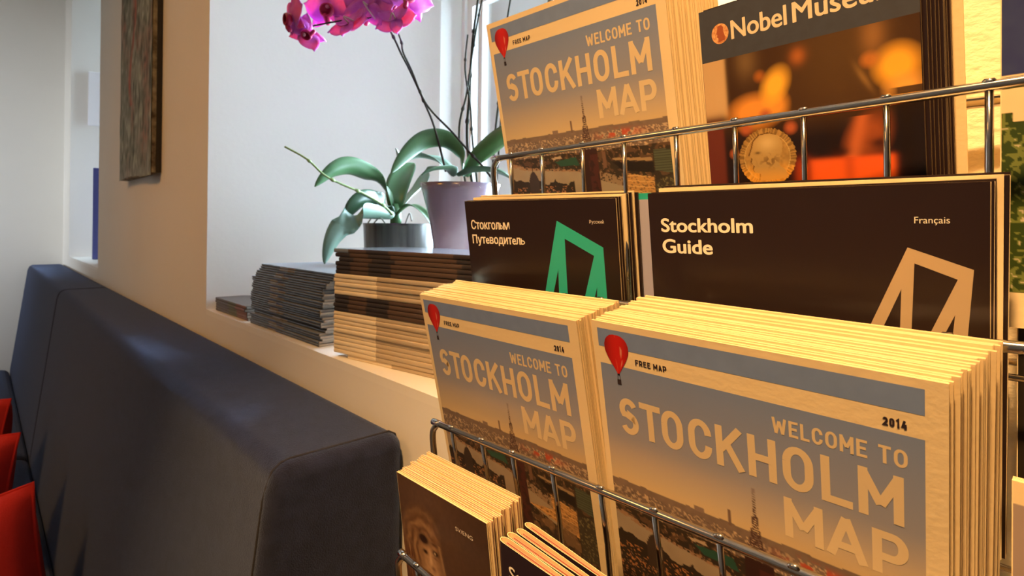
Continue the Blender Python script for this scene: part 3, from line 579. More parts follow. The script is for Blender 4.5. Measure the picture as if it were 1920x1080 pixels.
me = m_.mesh('coin_emblem', mat('printed_copper', (.55, .20, .06), .5, noise=(700, (.85, .50, .22), one))); base_shift(me, NB); em = link('coin_emblem', me, e)
m_ = MB(); flat_poly(m_, [(x*mm, y*mm) for x, y in [(9.6, -18), (11.6, -18.3), (12.9, -17), (12.7, -15), (13.6, -12), (13.4, -10.2), (9.4, -9.4), (9.8, -11.5), (8.9, -12.4), (9.2, -13.5), (8.5, -14.3), (9.1, -15.6)]], .00012)
me = m_.mesh('profile_relief', mat('printed_copper_dark', (.36, .09, .03), .5)); base_shift(me, NB); link('profile_relief', me, em)
stack('museum_leaflet', FN, 9, .0022*KN, me_nobel, nb_, lambda i: 'dark museum leaflet, %s from the front in the top row' % ORD[i], 'leaflet', 'museum leaflets in the top row', .0009, -.0004, scale=KN, jr=.15)
m_ = MB(); leaves(m_, -.056, .056, -.192, 0, .0012, 2, 0, 0); e = link('cream_leaflet', m_.mesh('cream_leaflet', m_paper), None, FN @ Matrix.Translation((nb_[0]+.0095, -nb_[1], -.0262)))
tag(e, 'plain cream leaflet standing behind the dark museum leaflets', 'leaflet')

# ------------------------------------------------------------------ bottom row leaflets
def portrait(X, Y):
    x = X*1000; y = Y*1000; c = np.empty(X.shape+(3,)); n = vnoise(x, y, .25, 21); n2 = vnoise(x, y, .6, 22)
    g = lambda cx, cy, rx, ry, k=1: np.clip(k*np.exp(-((x-cx)/rx)**2-((y-cy)/ry)**2), 0, 1)
    c[:] = (.10, .055, .035); c = put(c, np.clip((x-50)/35, 0, 1)*.6, (.055, .030, .020)); c = put(c, g(30, 8, 22, 9)*.4, (.17, .10, .07))
    # long waving hair: streaks along curved distance fields
    r = np.hypot((x-25)/1.0, (y-48)/1.25); a = np.arctan2(y-48, x-25); st = .5+.5*np.sin(r*1.0+3.5*n+.8*np.sin(a*3)); hair = np.clip((29-r)/12, 0, 1)*np.clip((44-x)/8, 0, 1)
    c = put(c, hair, (.24, .125, .06)); c = put(c, hair*st**2*.45*(.3+n), (.46, .28, .14)); c = put(c, hair*(1-st)**3*.55*(.3+n), (.07, .03, .018))
    c = put(c, np.clip((y-44)/8, 0, 1)*np.clip((14-x)/5, 0, 1)*(.5+.5*np.sin(x*2.2+n*3)), (.10, .03, .015))
    # face in half profile
    fx = x-31-(y-50)*.22; face = np.clip(1.9-np.hypot(fx/11.5, (y-56)/21)*1.5, 0, 1); c = put(c, face, (.47, .28, .15)); c = put(c, face*np.clip((fx-4)/6, 0, 1)*.8, (.15, .075, .04)); c = put(c, face*np.clip((-fx-6)/5, 0, 1)*.6, (.20, .10, .05))
    c = put(c, g(24, 36, 5, 3.2, 1.6), (.035, .015, .01)); c = put(c, g(35, 35.5, 3.6, 1.1, 1.1), (.10, .05, .03))
    c = put(c, g(35.8, 41, 3.0, 1.6, 1.5), (.03, .015, .012)); c = put(c, g(35.2, 41.2, 1.0, .8), (.55, .42, .30)); c = put(c, g(35.5, 44.5, 3.2, .7)*.7, (.15, .07, .04)); c = put(c, g(25.0, 44, 2.4, 1.3, 1.4), (.05, .022, .015))
    c = put(c, g(30.0, 48, 1.6, 6)*.6, (.78, .52, .30)); c = put(c, g(32.2, 52.5, 2.4, 1.4)*.8, (.14, .06, .035)); c = put(c, g(29, 59, 4.2, 1.1, 1.3), (.20, .06, .04)); c = put(c, g(27, 66, 8, 5)*.8, (.74, .42, .14))
    ed = np.exp(-((fx-12.5)/1.3)**2)*(y > 34)*(y < 75); c = put(c, ed*.8, (.36, .22, .11)); c = c*(.88+.24*n2[..., None]); return c
FP = frame((-.0730, .3667, -.1594, 45.86, -7.46, 0)); PB = (.044, .186)
e = thing_at('portrait_leaflet', FP, PB, 'front leaflet of the bottom left stack, brown cover with long-haired face', 'leaflet', 'portrait leaflets at bottom left')
m_ = MB(); leaves(m_, 0, .088, 0, .186, .0019, 3); me_por = m_.mesh('folded_sheet', [m_paper, m_edge]); base_shift(me_por, PB); link('folded_sheet', me_por, e)
me = grid_mesh('cover_picture', .0003, .0877, .0003, .09, 220, 220, portrait, m_gloss); base_shift(me, PB); link('cover_picture', me, e)
me = font_mesh('SV/ENG', .059, .0745, .0134, .0158, m_white, .0, .00008); base_shift(me, PB); link('small_lettering', me, e)
m_pinkp = mat('rose_brown_paper', (.35, .16, .12), .6)
m_ = MB(); leaves(m_, 0, .088, 0, .186, .0019, 3); me2 = m_.mesh('portrait_leaflet', [m_paper, m_pinkp]); base_shift(me2, PB)
stack('portrait_leaflet', FP, 12, .0019, me2, PB, lambda i: 'folded leaflet, %s from the front in the bottom left portrait stack' % ORD[i], 'leaflet', 'portrait leaflets at bottom left', .0002, -.0003, jr=.3, gap=.0002)
# loosely folded leaflets with rounded spines beside them
def loop_leaflet(i, label):
    x0, ln, wd, H = 0, .11, .0048, .18; pts = []
    for k in range(13): a = pi/2+pi*k/12; pts.append((wd*.9+wd*.9*cos(a), wd*.5*sin(a)))
    top = [(ln, .0006), (ln*.6, wd*.30), (ln*.25, wd*.48)]; bot = [(ln*.25, -wd*.48), (ln*.6, -wd*.30), (ln, -.0006)]
    P = top+pts+bot; m_ = MB(); n = len(P); vs = []
    for off in (0, 1):
        for (x, z) in P:
            q = (x, z*(1-.12*off)) if not off else (x+(.0005 if x < wd*1.5 else 0), z*.86)
            for y in (0, -H): vs.append((q[0], y, q[1]))
    for k in range(n-1):
        a = 2*k; b = 2*n+2*k
        m_.add([], []); m_.f += [(a, a+1, a+3, a+2), (b, b+2, b+3, b+1), (a, a+2, b+2, b), (a+1, b+1, b+3, a+3)]; m_.mi += [1, 0, 0, 0]
    m_.v = vs
    for zz in (.0007, -.0006): m_.box(wd*.9, ln*.98, -H, -.0008, zz*1.0-.00025, zz+.00025, 2)
    me = m_.mesh('open_leaflet', [m_paper, mat('deep_plum_cover', (.022, .012, .020), .35), mat('pink_pages', (.62, .25, .18), .7)]); base_shift(me, (ln/2, H)); return me
me_loop = loop_leaflet(0, '')
px = [(939.6, 1007), (953, 998.5), (970.5, 991.5), (986, 979.8)]
for i, (a, b) in enumerate(px):
    d = .207+.0065*i; o = on_rack(a, b, d); F = frame((o.x, o.y, o.z-CAMH, 50.7+1.0*i, -3.7, 0))
    if i == 0:
        e = thing_at('open_leaflet', F, (.055, .18), 'front leaflet with rounded spine and dark plum cover at the bottom edge', 'leaflet', 'round-spined leaflets in the bottom row')
        link('folded_sheet', me_loop, e); me = font_mesh('St', .0096, .0190, .0095, .0165, m_white, .02, .0030); base_shift(me, (.055, .18)); link('title_lettering', me, e)
    else:
        e = bpy.data.objects.new('open_leaflet', me_loop); COL.objects.link(e); e.matrix_world = F @ Matrix.Translation((.055, -.18, 0))
        tag(e, 'round-spined folded leaflet, %s from the front in the bottom row' % ORD[i], 'leaflet', 'round-spined leaflets in the bottom row')

# neighbouring column at the right edge
def blueleaf(X, Y):
    x = X*1000; y = Y*1000; c = np.empty(X.shape+(3,)); n = vnoise(x, y, .3, 31); n2 = vnoise(x, y, .8, 32)
    c[:] = (.030, .040, .15); c = put(c, n*.5*(y < 45), (.05, .07, .18)); c = put(c, (y > 46), (.78, .62, .38)); g = (y > 62+4*(x > 4)); c = put(c, g, (.035, .06, .012)); c = put(c, g*(n2 > .6), (.16, .20, .05)); c = put(c, g*(n2 > .86), (.5, .45, .3)); return c
def side_leaflet(label, px_, d, yaw, wd, H, fn=None, top=None, mt=None, n=3, nm='side_leaflet'):
    o = on_rack(*px_, d); F = frame((o.x, o.y, o.z-CAMH, yaw, -4, 0)); m_ = MB(); e = thing_at(nm, F, (wd/2, H), label, 'leaflet', None)
    leaves(m_, 0, wd, 0, H, .0009*n, n); me = m_.mesh('folded_sheet', [m_paper, m_edge]); base_shift(me, (wd/2, H)); link('folded_sheet', me, e)
    if fn:
        me = grid_mesh('cover_picture', .0004, wd-.0004, .0004, H*.9, 200, 280, fn, m_gloss); base_shift(me, (wd/2, H)); link('cover_picture', me, e)
    return e
side_leaflet('blue leaflet with green foliage picture at the right edge, upper row', (1876, -60), .318, 47, .10, .155, blueleaf)
def greyleaf(X, Y):
    c = np.empty(X.shape+(3,)); c[:] = (.80, .66, .42); return put(c, (Y > .009), (.34, .27, .25))
side_leaflet('cream leaflet with grey lower cover at the right edge, lower row', (1897, 900), .285, 47, .10, .18, greyleaf, n=5)
def paleleaf(X, Y):
    c = np.empty(X.shape+(3,)); c[:] = (.55, .62, .22); return put(c, (Y > .018), (.02, .016, .012))
side_leaflet('pale green topped leaflet at the right edge, middle row', (1908, 340), .330, 47, .10, .17, paleleaf)

# ------------------------------------------------------------------ the wire rack
def rack():
    t = bpy.data.objects.new('leaflet_rack', None); COL.objects.link(t); o = R(-.12, .36, -.40); t.location = o
    tag(t, 'chrome wire leaflet rack with stepped rows holding maps and guides', 'rack'); inv = Matrix.Translation(-o)
    def part(nm, pts, r, n=12, m=m_chrome, nsm=0):
        m_ = MB(); m_.tube(smooth_pts(pts, nsm) if nsm else pts, r, n); me = m_.mesh(nm, m, True); me.transform(inv); return link(nm, me, t)
    def tz(p): q = p-Vector((0, 0, CAMH)); return q.dot(RT), q.z
    rows = [((952, 294), (1905, 154), .303, .312, .372, -.060, [958, 1016, 1092, 1170, 1268, 1378, 1507, 1662, 1855], .0027),
            ((1010, 553), (1910, 652), .281, .296, .355, -.152, [1060, 1127, 1209, 1293, 1402, 1590, 1777], .0027),
            ((838, 801), (1490, 1069), .2415, .262, .325, -.256, [848, 905, 962, 1037, 1127, 1228, 1350, 1490], .0027),
            ((775, 1057), (900, 1165), .196, .215, .285, -.350, [783, 830, 890], .0027)]
    for a, b, d0, d1, d2, zb, xs, r in rows:
        ta, za = tz(on_rack(*a, d0)); tb, zb_ = tz(on_rack(*b, d0)); tend = .075
        f = lambda t_: za+(zb_-za)*(t_-ta)/(tb-ta)
        z_end = f(tend)
        L0 = ta-.010
        part('rail', [R(L0-.006, d0+.004, f(L0)-.070), R(L0-.006, d0+.002, f(L0)-.03), R(L0-.006, d0, f(L0)-.010), R(L0-.0035, d0, f(L0)-.0035), R(L0+.003, d0, f(L0)), R(ta+.02, d0, f(ta+.02)), R(tend, d0, z_end)], r*.88 if d0 > .25 else r*.82, 14, nsm=5)
        part('side_wire', [R(L0-.006, d0+.003, f(L0)-.055), R(L0-.004, d1+.02, f(L0)-.085), R(L0-.002, .375, f(L0)-.10)], r*.7, 8)
        step = None; ts = []
        for x in xs:
            y = a[1]+(b[1]-a[1])*(x-a[0])/(b[0]-a[0]); ts.append(tz(on_rack(x, y, d0))[0])
        st = (ts[-1]-ts[0])/(len(ts)-1)
        while ts[-1]+st < tend-.005: ts.append(ts[-1]+st)
        for q in ts:
            zt = f(q); dd = d0+.0008
            pr = [R(q, dd-.001, zt-.001), R(q, d0+(d1-d0)*.30, zt-.03), R(q, d0+(d1-d0)*.7, zt+(zb-zt)*.7), R(q, d1, zb+.006), R(q, d1+.006, zb), R(q, d2, zb)]
            part('pocket_wire', pr, .0015, 8)
            m_ = MB(); c = R(q, dd-.0015, zt); n1 = RT
            m_.tube([c+n1*-.0026+Vector((0, 0, .0006)), c+n1*-.0012+Vector((0, 0, .0016)), c+n1*.0012+Vector((0, 0, .0016)), c+n1*.0026+Vector((0, 0, .0006))], [.0009, .0016, .0016, .0009], 8)
            me = m_.mesh('weld', m_chrome, True); me.transform(inv); link('weld', me, t)
        part('floor_wire', [R(L0-.004, d1+.012, zb-.002), R(tend, d1+.012, zb-.002)], .0015, 8); part('floor_wire', [R(L0-.004, d2-.01, zb-.002), R(tend, d2-.01, zb-.002)], .0015, 8)
    for q in (-.335, -.03+.042, .075): part('upright', [R(q, .374, -.40), R(q, .374, .33)], .003, 12)
    part('back_bar', [R(-.335, .369, .066), R(.09, .369, .066)], .003, 10); part('back_bar', [R(-.335, .369, -.20), R(.09, .369, -.20)], .0026, 10); part('back_bar', [R(-.335, .369, .31), R(.09, .369, .31)], .0026, 10)
rack()

# ------------------------------------------------------------------ magazine stacks on the sill
COLS = [(.22, .16, .08), (.05, .06, .14), (.03, .03, .03), (.18, .14, .05), (.30, .33, .40)]
m_darkmag = mat('dark_magazine_cover', (.022, .022, .026), .35)
m_pages = mat('magazine_pages', (.66, .62, .55), .8, noise=(900, (.48, .44, .38), (.05, .05, 1)))
m_reflcover = mat('window_reflection_cover', (.20, .24, .30), .16); m_cedge = mat('magazine_cover_edge', (.26, .29, .34), .35)  # blue-grey of the top cover stands in for the reflected window
m_lightsp = mat('light_tan_spine', (.82, .69, .49), .7); m_tansp = mat('tan_spine', (.50, .39, .26), .7); m_brown = mat('dark_brown_spine', (.022, .014, .013), .6); m_rust = mat('rust_spine_text', (.075, .042, .028), .7)
def magazine_mesh(nm, ln, dp, th, blocks, cover, wedge=0.):
    """spine on the room side (y=0), pages visible at the ends; blocks = coloured bands printed along the spine"""
    m_ = MB(); mats = [m_cedge if wedge > .21 else cover, m_pages]+[b[2] for b in blocks]
    y0 = .0012; t2 = th*(1-wedge)
    def slab(z0, z1, z0b, z1b, ya, yb, mi):
        vs = [(0, ya, z0), (ln, ya, z0), (ln, yb, z0b), (0, yb, z0b), (0, ya, z1), (ln, ya, z1), (ln, yb, z1b), (0, yb, z1b)]
        m_.add(vs, [(3, 2, 1, 0), (4, 5, 6, 7), (0, 1, 5, 4), (1, 2, 6, 5), (2, 3, 7, 6), (3, 0, 4, 7)], mi)
    c = th*.09
    ye = -.0007 if wedge > .21 else y0
    slab(0, c, 0, c, y0, dp, 0); slab(th-c, th, t2-c, t2, ye, dp, 0); slab(c, th-c, c, t2-c, y0+.0006, dp-.001, 1)
    prof = [(y0, 0), (.0003, th*.16), (0, th*.5), (.0003, th*.84), (y0, th)]
    xs = [0]+[b[0]*ln for b in blocks]+[ln]
    for bi in range(len(xs)-1):
        a, b = xs[bi], xs[bi+1]; n = len(prof)
        m_.add([(a, y, z) for y, z in prof]+[(b, y, z) for y, z in prof], [(i, i+1, n+i+1, n+i)[::-1] for i in range(n-1)], 0 if bi == 0 else 1+bi)
    return m_.mesh(nm, mats)
def mag_frame(s, d, z, ang, side_tilt=0.):
    # local x runs from the far end towards the near end along the sill, y into the sill
    x = (-WS*cos(ang)+WD*sin(ang)); y = Vector((0, 0, 1)).cross(x)
    if y.dot(WD) < 0: y = -y
    zz = x.cross(y); zz = zz if zz.z > 0 else -zz
    M = Matrix(((x.x, y.x, 0, 0), (x.y, y.y, 0, 0), (0, 0, 1, 0), (0, 0, 0, 1))); M.translation = W(s, d, z)
    return M
# small dark stack
th = .0042; N = 28; LN = .305
mgs = [magazine_mesh('magazine', LN, .125, th, [(.001, 0, m_darkmag), (.30, 0, mat('spine_%d' % k, COLS[k], .5)), (.42, 0, mat('spine_%d' % ((k+1) % 5), COLS[(k+1) % 5], .5)), (.52, 0, m_darkmag)], m_reflcover if k == 4 else m_darkmag, .22) for k in (0, 1, 4)]
z = SILL+.0002
for i in range(N):
    me = mgs[i % 3] if i < N-1 else mgs[2]
    up = i/N; off = (.012 if i in (5, 6) else 0)+.018*max(0, up-.62)/.38*1.0
    sh = .004*math.sin(i*1.9)+random.uniform(-.002, .002)+(-.012 if 14 < i < 20 else 0)
    slide = (0.02+.055*((up-.78)/.22) if up > .78 else 0)*.9
    M = mag_frame(1.186+sh*.6-slide*.55, .402+off*.5+random.uniform(0, .002), z, radians(1.0)+radians(random.uniform(-.6, .6)))
    M = M @ Matrix.Rotation(radians(-.0), 4, 'Y')
    o = bpy.data.objects.new('magazine', me); COL.objects.link(o); o.matrix_world = M; z += th+.00012
    lab = 'topmost dark magazine of the small stack at the front of the window sill' if i == N-1 else 'dark magazine, %s from the bottom of the small window-sill stack' % ('first' if i == 0 else ORD[i])
    tag(o, lab, 'magazine', 'dark magazines in the small sill stack')
# big stack : 11 light, 4 dark, 5 light, 6 dark (bottom to top)
thb = .0061; LB = .34; kinds = 'LLLLLLLLLLLDDDDLLLLLDDDDDD'
gl = magazine_mesh('magazine', LB, .14, thb, [(.285, 0, m_tansp), (.66, 0, m_lightsp)], m_lightsp, .1)
gd = magazine_mesh('magazine', LB, .14, thb, [(.10, 0, m_rust), (.22, 0, m_brown), (.36, 0, m_rust), (.72, 0, m_brown)], m_brown, .1)
gt = magazine_mesh('magazine', LB, .14, thb, [(.10, 0, m_rust), (.22, 0, m_brown), (.36, 0, m_rust), (.72, 0, m_brown)], m_reflcover, .1)
for me in (gl,): me.materials[0] = m_lightsp
z = SILL+.0002
for i, k in enumerate(kinds):
    me = gt if i == len(kinds)-1 else (gl if k == 'L' else gd)
    j = random.uniform(-.0025, .0025); jd = random.uniform(0, .002)
    if i == 0: j, jd = -.028, .010
    if i in (20, 21, 22): j -= .004
    if i == 23: j -= .010
    M = mag_frame(.806+j, .394+jd, z, radians(10)+radians(random.uniform(-.4, .4)))
    o = bpy.data.objects.new('magazine', me); COL.objects.link(o); o.matrix_world = M; z += thb+.0002
    kind = 'light tan' if k == 'L' else 'dark brown'
    lab = 'topmost dark magazine of the large stack below the purple pot' if i == len(kinds)-1 else '%s spined magazine, %s from the bottom of the large sill stack' % (kind, 'first' if i == 0 else ORD[i])
    tag(o, lab, 'magazine', '%s magazines in the large sill stack' % kind)
# low pile at the far corner
z = SILL+.0002
m_pic = mat('reddish_spine', (.20, .10, .07), .6); gp = magazine_mesh('magazine', .20, .13, .0058, [(.45, 0, mat('green_brown_spine', (.12, .13, .07), .6)), (.7, 0, m_pic)], mat('grey_brown_cover', (.10, .08, .07), .5), .2)
for i in range(5):
    o = bpy.data.objects.new('magazine', gp); COL.objects.link(o); o.matrix_world = mag_frame(1.412+random.uniform(-.004, .002), .402, z, radians(random.uniform(-1, 1))); z += .006
    tag(o, ['bottom', 'second lowest', 'middle', 'second highest', 'top'][i]+' magazine of the low pile at the far corner of the sill', 'magazine', 'low pile at the sill corner')

# ------------------------------------------------------------------ orchids
def pix(x, y, Y): r = ray(x, y); return r*Y+Vector((0, 0, CAMH))
def leaf(P, wd, m, side=None, cup=.25, inv=None, tip=.9):
    pts = smooth_pts(P, 7); n = len(pts); m_ = MB(); vs = []; K = 6
    for i, p in enumerate(pts):
        t = i/(n-1); tg = (pts[min(i+1, n-1)]-pts[max(i-1, 0)]).normalized()
        sd = Vector(side) if side else Vector((0, 0, 1)).cross(tg)
        sd = (sd-tg*sd.dot(tg)).normalized(); up = sd.cross(tg)
        if up.z < 0: up = -up
        ww = wd*(.35+.65*math.sin(min(1, t/.55)*pi/2))*(1-max(0, (t-.6)/.4)**2.3*.96)
        for k in range(K+1):
            a = -1+2*k/K; vs.append(p+sd*(a*ww/2)+up*(abs(a)**1.4*cup*ww*.5))
    th = .0011; N_ = len(vs); vs2 = []
    for i in range(n):
        tg = (pts[min(i+1, n-1)]-pts[max(i-1, 0)]).normalized(); sd = Vector(side) if side else Vector((0, 0, 1)).cross(tg); sd = (sd-tg*sd.dot(tg)).normalized(); up = sd.cross(tg)
        if up.z < 0: up = -up
        for k in range(K+1): e_ = 1-abs(-1+2*k/K)**3; vs2.append(vs[i*(K+1)+k]-up*th*(.3+e_))
    q = lambda i, k: i*(K+1)+k
    fs = [(q(i, k), q(i, k+1), q(i+1, k+1), q(i+1, k)) for i in range(n-1) for k in range(K)]
    fs2 = [tuple(N_+a for a in f[::-1]) for f in fs]
    rim = [q(i, 0) for i in range(n)]+[q(n-1, k) for k in range(1, K+1)]+[q(i, K) for i in range(n-2, -1, -1)]+[q(0, k) for k in range(K-1, 0, -1)]
    fr = [(rim[i], rim[(i+1) % len(rim)], N_+rim[(i+1) % len(rim)], N_+rim[i]) for i in range(len(rim))]
    m_.add(vs+vs2, fs+fs2+fr); me = m_.mesh('leaf', m, True); me.transform(inv); return me
MLOC = {}
def flower(center, face, up, size, e, inv, nm='blossom'):
    z = Vector(face).normalized(); x = Vector(up).cross(z).normalized(); y = z.cross(x)
    fl = bpy.data.objects.new(nm, None); COL.objects.link(fl); fl.parent = e
    M = Matrix(((x.x, y.x, z.x, center.x), (x.y, y.y, z.y, center.y), (x.z, y.z, z.z, center.z), (0, 0, 0, 1))); fl.matrix_local = inv @ M; MLOC[fl.name] = (inv @ M).inverted() @ inv
    def petal(ang, ln, wd, bend, curl, z0):
        m_ = MB(); n = 8; K = 6; vs = []
        for i in range(n+1):
            t = i/n; r = ln*t; ww = wd*max(.12 if i == 0 else 0, math.sin(pi*min(1, t**.72*.98+.02))**.62)
            for k in range(K+1):
                a = -1+2*k/K; px_ = r*(1-.06*a*a); py_ = a*ww/2
                pz = z0+bend*t*t*ln+curl*a*a*ww*.3+.0012*math.sin(7*t+3*a)
                vs.append((px_*cos(ang)-py_*sin(ang), px_*sin(ang)+py_*cos(ang), pz))
        fs = [(i*(K+1)+k, i*(K+1)+k+1, (i+1)*(K+1)+k+1, (i+1)*(K+1)+k) for i in range(n) for k in range(K)]
        m_.add(vs, fs); me = m_.mesh('petal', m_petal, True); o = link('petal', me, fl); s = o.modifiers.new('s', 'SOLIDIFY'); s.thickness = .0006; return o
    S = size/2
    petal(radians(12), S*1.0, S*1.05, -.10, -.15, .001); petal(radians(168), S*1.0, S*1.05, -.10, -.15, .001)
    petal(radians(90), S*.98, S*.62, -.15, -.2, -.001); petal(radians(218), S*.95, S*.60, -.18, -.25, -.001); petal(radians(-38), S*.95, S*.60, -.18, -.25, -.001)
    m_ = MB(); R_ = S*.26; prof = [(R_*.15, -.0), (R_*.75, R_*.25), (R_, R_*.8), (R_*.85, R_*1.2), (R_*.7, R_*1.1), (R_*.78, R_*.8), (R_*.5, R_*.4), (0.0001, R_*.2)]
    m_.lathe(prof, 14, (0, -S*.16, 0)); me = m_.mesh('lip', m_lip, True); link('lip', me, fl)
    m_ = MB(); m_.tube([(0, S*.02, .0), (0, S*.01, S*.12), (0, -S*.05, S*.22)], [S*.08, S*.085, S*.05], 8); link('column', m_.mesh('column', m_column, True), fl)
    m_ = MB(); m_.tube(smooth_pts([(-R_*.3, -S*.3, R_*.7), (0, -S*.48, R_*.8), (R_*.1, -S*.62, R_*.4)], 3), [R_*.35]*6+[R_*.12], 8); link('lip_tip', m_.mesh('lip_tip', m_lip, True), fl)
    return fl
def plant_root(name, c, label):
    e = bpy.data.objects.new(name, None); COL.objects.link(e); e.location = c; tag(e, label, 'orchid'); return e, Matrix.Translation(-Vector(c))
# --- large orchid in the mauve pot
YP = 1.03
c = pix(862, 400, YP); c.z = SILL+.0003; e, inv = plant_root('potted_orchid', c, 'tall orchid with magenta blossoms in a mauve tapered pot')
hp = pix(862, 346, YP).z-c.z
prof = [(.0005, .0), (.040, .0), (.043, .004), (.040, hp*.30), (.043, hp*.50), (.054, hp*.75), (.068, hp*.95), (.0735, hp), (.0700, hp), (.064, hp*.94), (.050, hp*.75), (.0005, hp*.72)]
m_ = MB(); m_.lathe(prof, 48); link('pot', m_.mesh('pot', m_purple, True), e)
m_ = MB(); m_.lathe([(.0005, hp*.945), (.03, hp*.95), (.0645, hp*.93)], 30); link('substrate', m_.mesh('substrate', m_soil, True), e)
m_ = MB()
for i in range(150):
    a = random.uniform(0, 2*pi); r = random.uniform(.0, .064); p = Vector((r*cos(a), r*sin(a), hp*.955+random.uniform(0, .004))); b = random.uniform(0, 2*pi); q = Vector((cos(b), sin(b), 0))*random.uniform(.012, .03)
    m_.tube([p, p+q*.5+Vector((0, 0, random.uniform(.002, .014))), p+q+Vector((0, 0, random.uniform(-.001, .012)))], .0006, 4)
me = m_.mesh('moss', m_moss, True); o = link('moss', me, e); o['kind'] = 'stuff'
def stem(nm, P, r, m, e, inv, nodes=0, seed=0):
    pts = smooth_pts(P, 8); rs = [r*(1-.35*i/len(pts)) for i in range(len(pts))]
    m_ = MB(); m_.tube(pts, rs, 8); me = m_.mesh(nm, m, True); me.transform(inv); o = link(nm, me, e)
    for k in range(nodes):
        i = int((k+.7)/(nodes+.4)*(len(pts)-2)); t = (pts[i+1]-pts[i]).normalized(); m_ = MB(); q = pts[i]; r2 = rs[i]
        m_.tube([q-t*r2*2.5, q-t*r2*.8, q+t*r2*.5, q+t*r2*3], [r2*1.0, r2*1.7, r2*1.6, r2*.9], 8); me = m_.mesh('node', m, True); me.transform(inv); link('node', me, o)
    return o
for P in ([(836, 322, 1.03), (815, 240, 1.02), (797, 195, 1.0), (770, 135, .98), (752, 100, .96), (742, 78, .95), (730, 55, .94), (716, 35, .94), (680, 35, .94), (640, 39, .94), (600, 46, .94), (576, 52, .94)],
          [(930, 345, .99), (905, 312, 1.0), (880, 285, 1.0), (850, 250, 1.0), (800, 196, .99), (772, 132, .97), (756, 98, .95), (753, 80, .95), (745, 60, .94), (729, 42, .94)]):
    stem('flower_stem', [pix(*p) for p in P], .0021, m_stem, e, inv, 3)
FL = [((548, 30), .085, (-.75, -.60, -.1), (.15, .1, 1)), ((572, 62), .074, (-.1, -.6, -.75), (-.8, .1, -.35)), ((618, 14), .100, (-.15, -1, -.05), (0, 0, 1)), ((655, 45), .080, (.35, .75, -.5), (.2, 0, -1)),
      ((690, 10), .100, (.2, .9, .1), (.3, 0, 1)), ((730, 2), .105, (.15, -1, -.05), (-.1, 0, 1)), ((742, 36), .075, (.2, .9, -.3), (.3, 0, -1)), ((765, -8), .095, (.5, -.9, .2), (.4, 0, 1))]
for i, ((x, y), sz, fc, up) in enumerate(FL):
    p = pix(x, y, .93+.012*(i % 3)); fo = flower(p, fc, up, sz, e, inv)
    j = pix(min(730, max(576, x+20)), 45, .94); fz = Vector(fc).normalized(); m_ = MB(); m_.tube(smooth_pts([p-fz*.002, p-fz*.016, j], 4), .0011, 6); me = m_.mesh('pedicel', mat('pale_pedicel', (.55, .45, .45), .6), True); me.transform(MLOC[fo.name]); link('pedicel', me, fo)
LV = [([(868, 330, 1.03), (862, 290, 1.03), (835, 262, 1.03), (800, 262, 1.02), (765, 288, 1.0), (733, 325, .98)], .034, m_leaf, (.1, .25, -.8)),
      ([(850, 330, 1.06), (825, 305, 1.08), (790, 295, 1.10), (752, 300, 1.10), (742, 278, 1.10)], .050, m_leaf2, None),
      ([(872, 330, 1.03), (888, 300, 1.02), (915, 275, 1.0), (950, 250, .98), (985, 240, .97)], .034, m_leaf, (.3, .2, -.9)),
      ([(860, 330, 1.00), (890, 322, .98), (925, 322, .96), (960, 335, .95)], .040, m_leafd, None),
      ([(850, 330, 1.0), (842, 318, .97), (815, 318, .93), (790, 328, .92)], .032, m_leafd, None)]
for P, wd, m, sd in LV: link('leaf', leaf([pix(*p) for p in P], wd, m, sd, .35, inv), e)
# --- small orchid in the dark pot
YD = 1.18
c = pix(748, 440, YD); c.z = SILL+.0003; e, inv = plant_root('potted_orchid', c, 'small orchid without blossoms in a dark glass pot, streak reflections painted in')
hp = pix(748, 419, YD).z-c.z
prof = [(.0005, 0), (.060, 0), (.063, .004), (.0725, hp*.97), (.0735, hp), (.0700, hp), (.068, hp*.93), (.0005, hp*.93)]
m_ = MB(); m_.lathe(prof, 48); link('pot', m_.mesh('pot', m_pot, True), e)
m_ = MB(); m_.lathe([(.0005, hp*.94), (.0675, hp*.935)], 24); link('substrate', m_.mesh('substrate', m_soil, True), e)
for P in ([(700, 420, 1.15), (712, 408, 1.13), (722, 418, 1.12)], [(760, 420, 1.15), (768, 400, 1.14), (772, 414, 1.12)], [(690, 418, 1.14), (705, 402, 1.13), (735, 405, 1.15)]):
    m_ = MB(); m_.tube(smooth_pts([pix(*p) for p in P], 4), .0016, 6); me = m_.mesh('root', m_moss, True); me.transform(inv); link('root', me, e)
m_ = MB(); m_.tube([pix(742, 425, YD), pix(742, 400, YD), pix(741, 382, YD)], [.012, .011, .006], 10); me = m_.mesh('stem_base', m_leaf, True); me.transform(inv); link('stem_base', me, e)
LV = [([(741, 402, 1.18), (728, 365, 1.17), (700, 332, 1.14), (660, 312, 1.10), (625, 320, 1.07), (590, 350, 1.05)], .036, m_leaf, (.3, .6, -.5)),
      ([(742, 400, 1.18), (743, 365, 1.19), (752, 335, 1.22), (775, 305, 1.28)], .050, m_leaf, (.95, .1, -.1)),
      ([(738, 404, 1.17), (715, 375, 1.13), (685, 372, 1.09), (662, 390, 1.07), (648, 415, 1.06)], .034, m_leafd, (.3, .6, -.5)),
      ([(738, 406, 1.16), (700, 400, 1.10), (665, 405, 1.05), (632, 440, 1.02), (608, 495, 1.01)], .044, m_leaf2, (.5, .6, .3)),
      ([(745, 402, 1.17), (768, 385, 1.15), (795, 400, 1.12), (815, 430, 1.10)], .022, m_leaf, None),
      ([(742, 404, 1.17), (760, 380, 1.22), (790, 350, 1.28), (800, 320, 1.32)], .040, m_leaf2, (.8, .1, .5))]
for P, wd, m, sd in LV: link('leaf', leaf([pix(*p) for p in P], wd, m, sd, .35, inv), e)
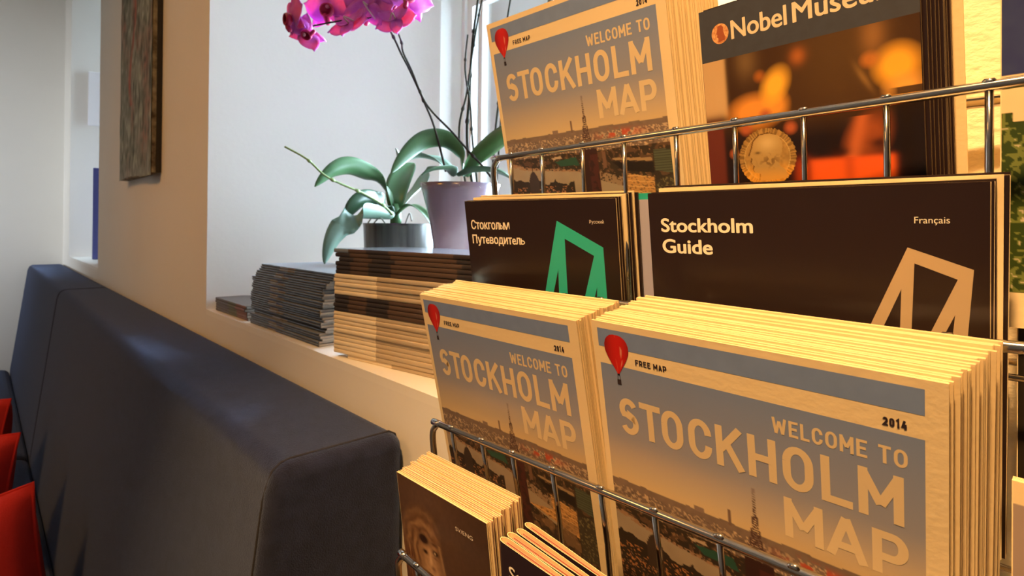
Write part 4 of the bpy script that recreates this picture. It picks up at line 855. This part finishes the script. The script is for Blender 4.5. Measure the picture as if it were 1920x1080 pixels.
stem('flower_spike', [pix(*p) for p in [(736, 402, 1.15), (715, 382, 1.12), (680, 362, 1.08), (640, 345, 1.05), (608, 328, 1.03), (575, 298, 1.02), (534, 275, 1.02)]], .0026, m_spike, e, inv, 4)
# --- bare stems by the window
c = pix(915, 400, 1.33); c.z = SILL+.0003; e, inv = plant_root('bare_stem_plant', c, 'bare dark knotted stems of an old orchid standing against the window')
m_ = MB(); m_.lathe([(.0005, 0), (.045, 0), (.058, .115), (.062, .12), (.054, .12), (.05, .105), (.0005, .105)], 32); link('pot', m_.mesh('pot', m_terra, True), e)
for P, r, n_ in (([(915, 520, 1.33), (878, 290, 1.33), (880, 180, 1.33), (886, 80, 1.33), (896, 0, 1.33), (902, -60, 1.33)], .0036, 5), ([(910, 520, 1.32), (862, 275, 1.32), (876, 170, 1.32), (892, 60, 1.32), (906, -10, 1.32)], .0028, 6),
                 ([(916, 520, 1.31), (888, 285, 1.31), (882, 200, 1.31), (872, 130, 1.31), (877, 65, 1.31)], .0026, 4), ([(920, 520, 1.34), (925, 300, 1.34), (936, 180, 1.34), (945, 80, 1.34), (960, -20, 1.34)], .0030, 5),
                 ([(918, 520, 1.35), (934, 300, 1.35), (940, 200, 1.35)], .0026, 2)):
    stem('stem', [pix(*p) for p in P], r, m_cane, e, inv, n_)

# ------------------------------------------------------------------ cushions
YAW_W = math.atan2(-WS.y, -WS.x)      # direction facing back along the wall
def cush_at(px_, py_, Y, yaw, tilt, roll, label, size=.42):
    tip = pix(px_, py_, Y); M = Matrix.Rotation(yaw, 4, 'Z') @ Matrix.Rotation(tilt, 4, 'X') @ Matrix.Rotation(roll, 4, 'Y')
    c = tip-(M @ Vector((size/2, 0, size))); return cushion(label, c, yaw, tilt, roll, size)
cush_at(62, 905, 1.12, radians(12), radians(-10), radians(-14), 'nearest red cushion leaning on the dark sofa back', .36)
cush_at(37, 812, 1.36, radians(8), radians(-12), radians(-1), 'red cushion just behind the nearest one on the dark sofa', .34)
cush_at(20, 748, 1.70, radians(-10), radians(-12), radians(-3), 'farthest red cushion, mostly hidden, on the dark sofa', .32)
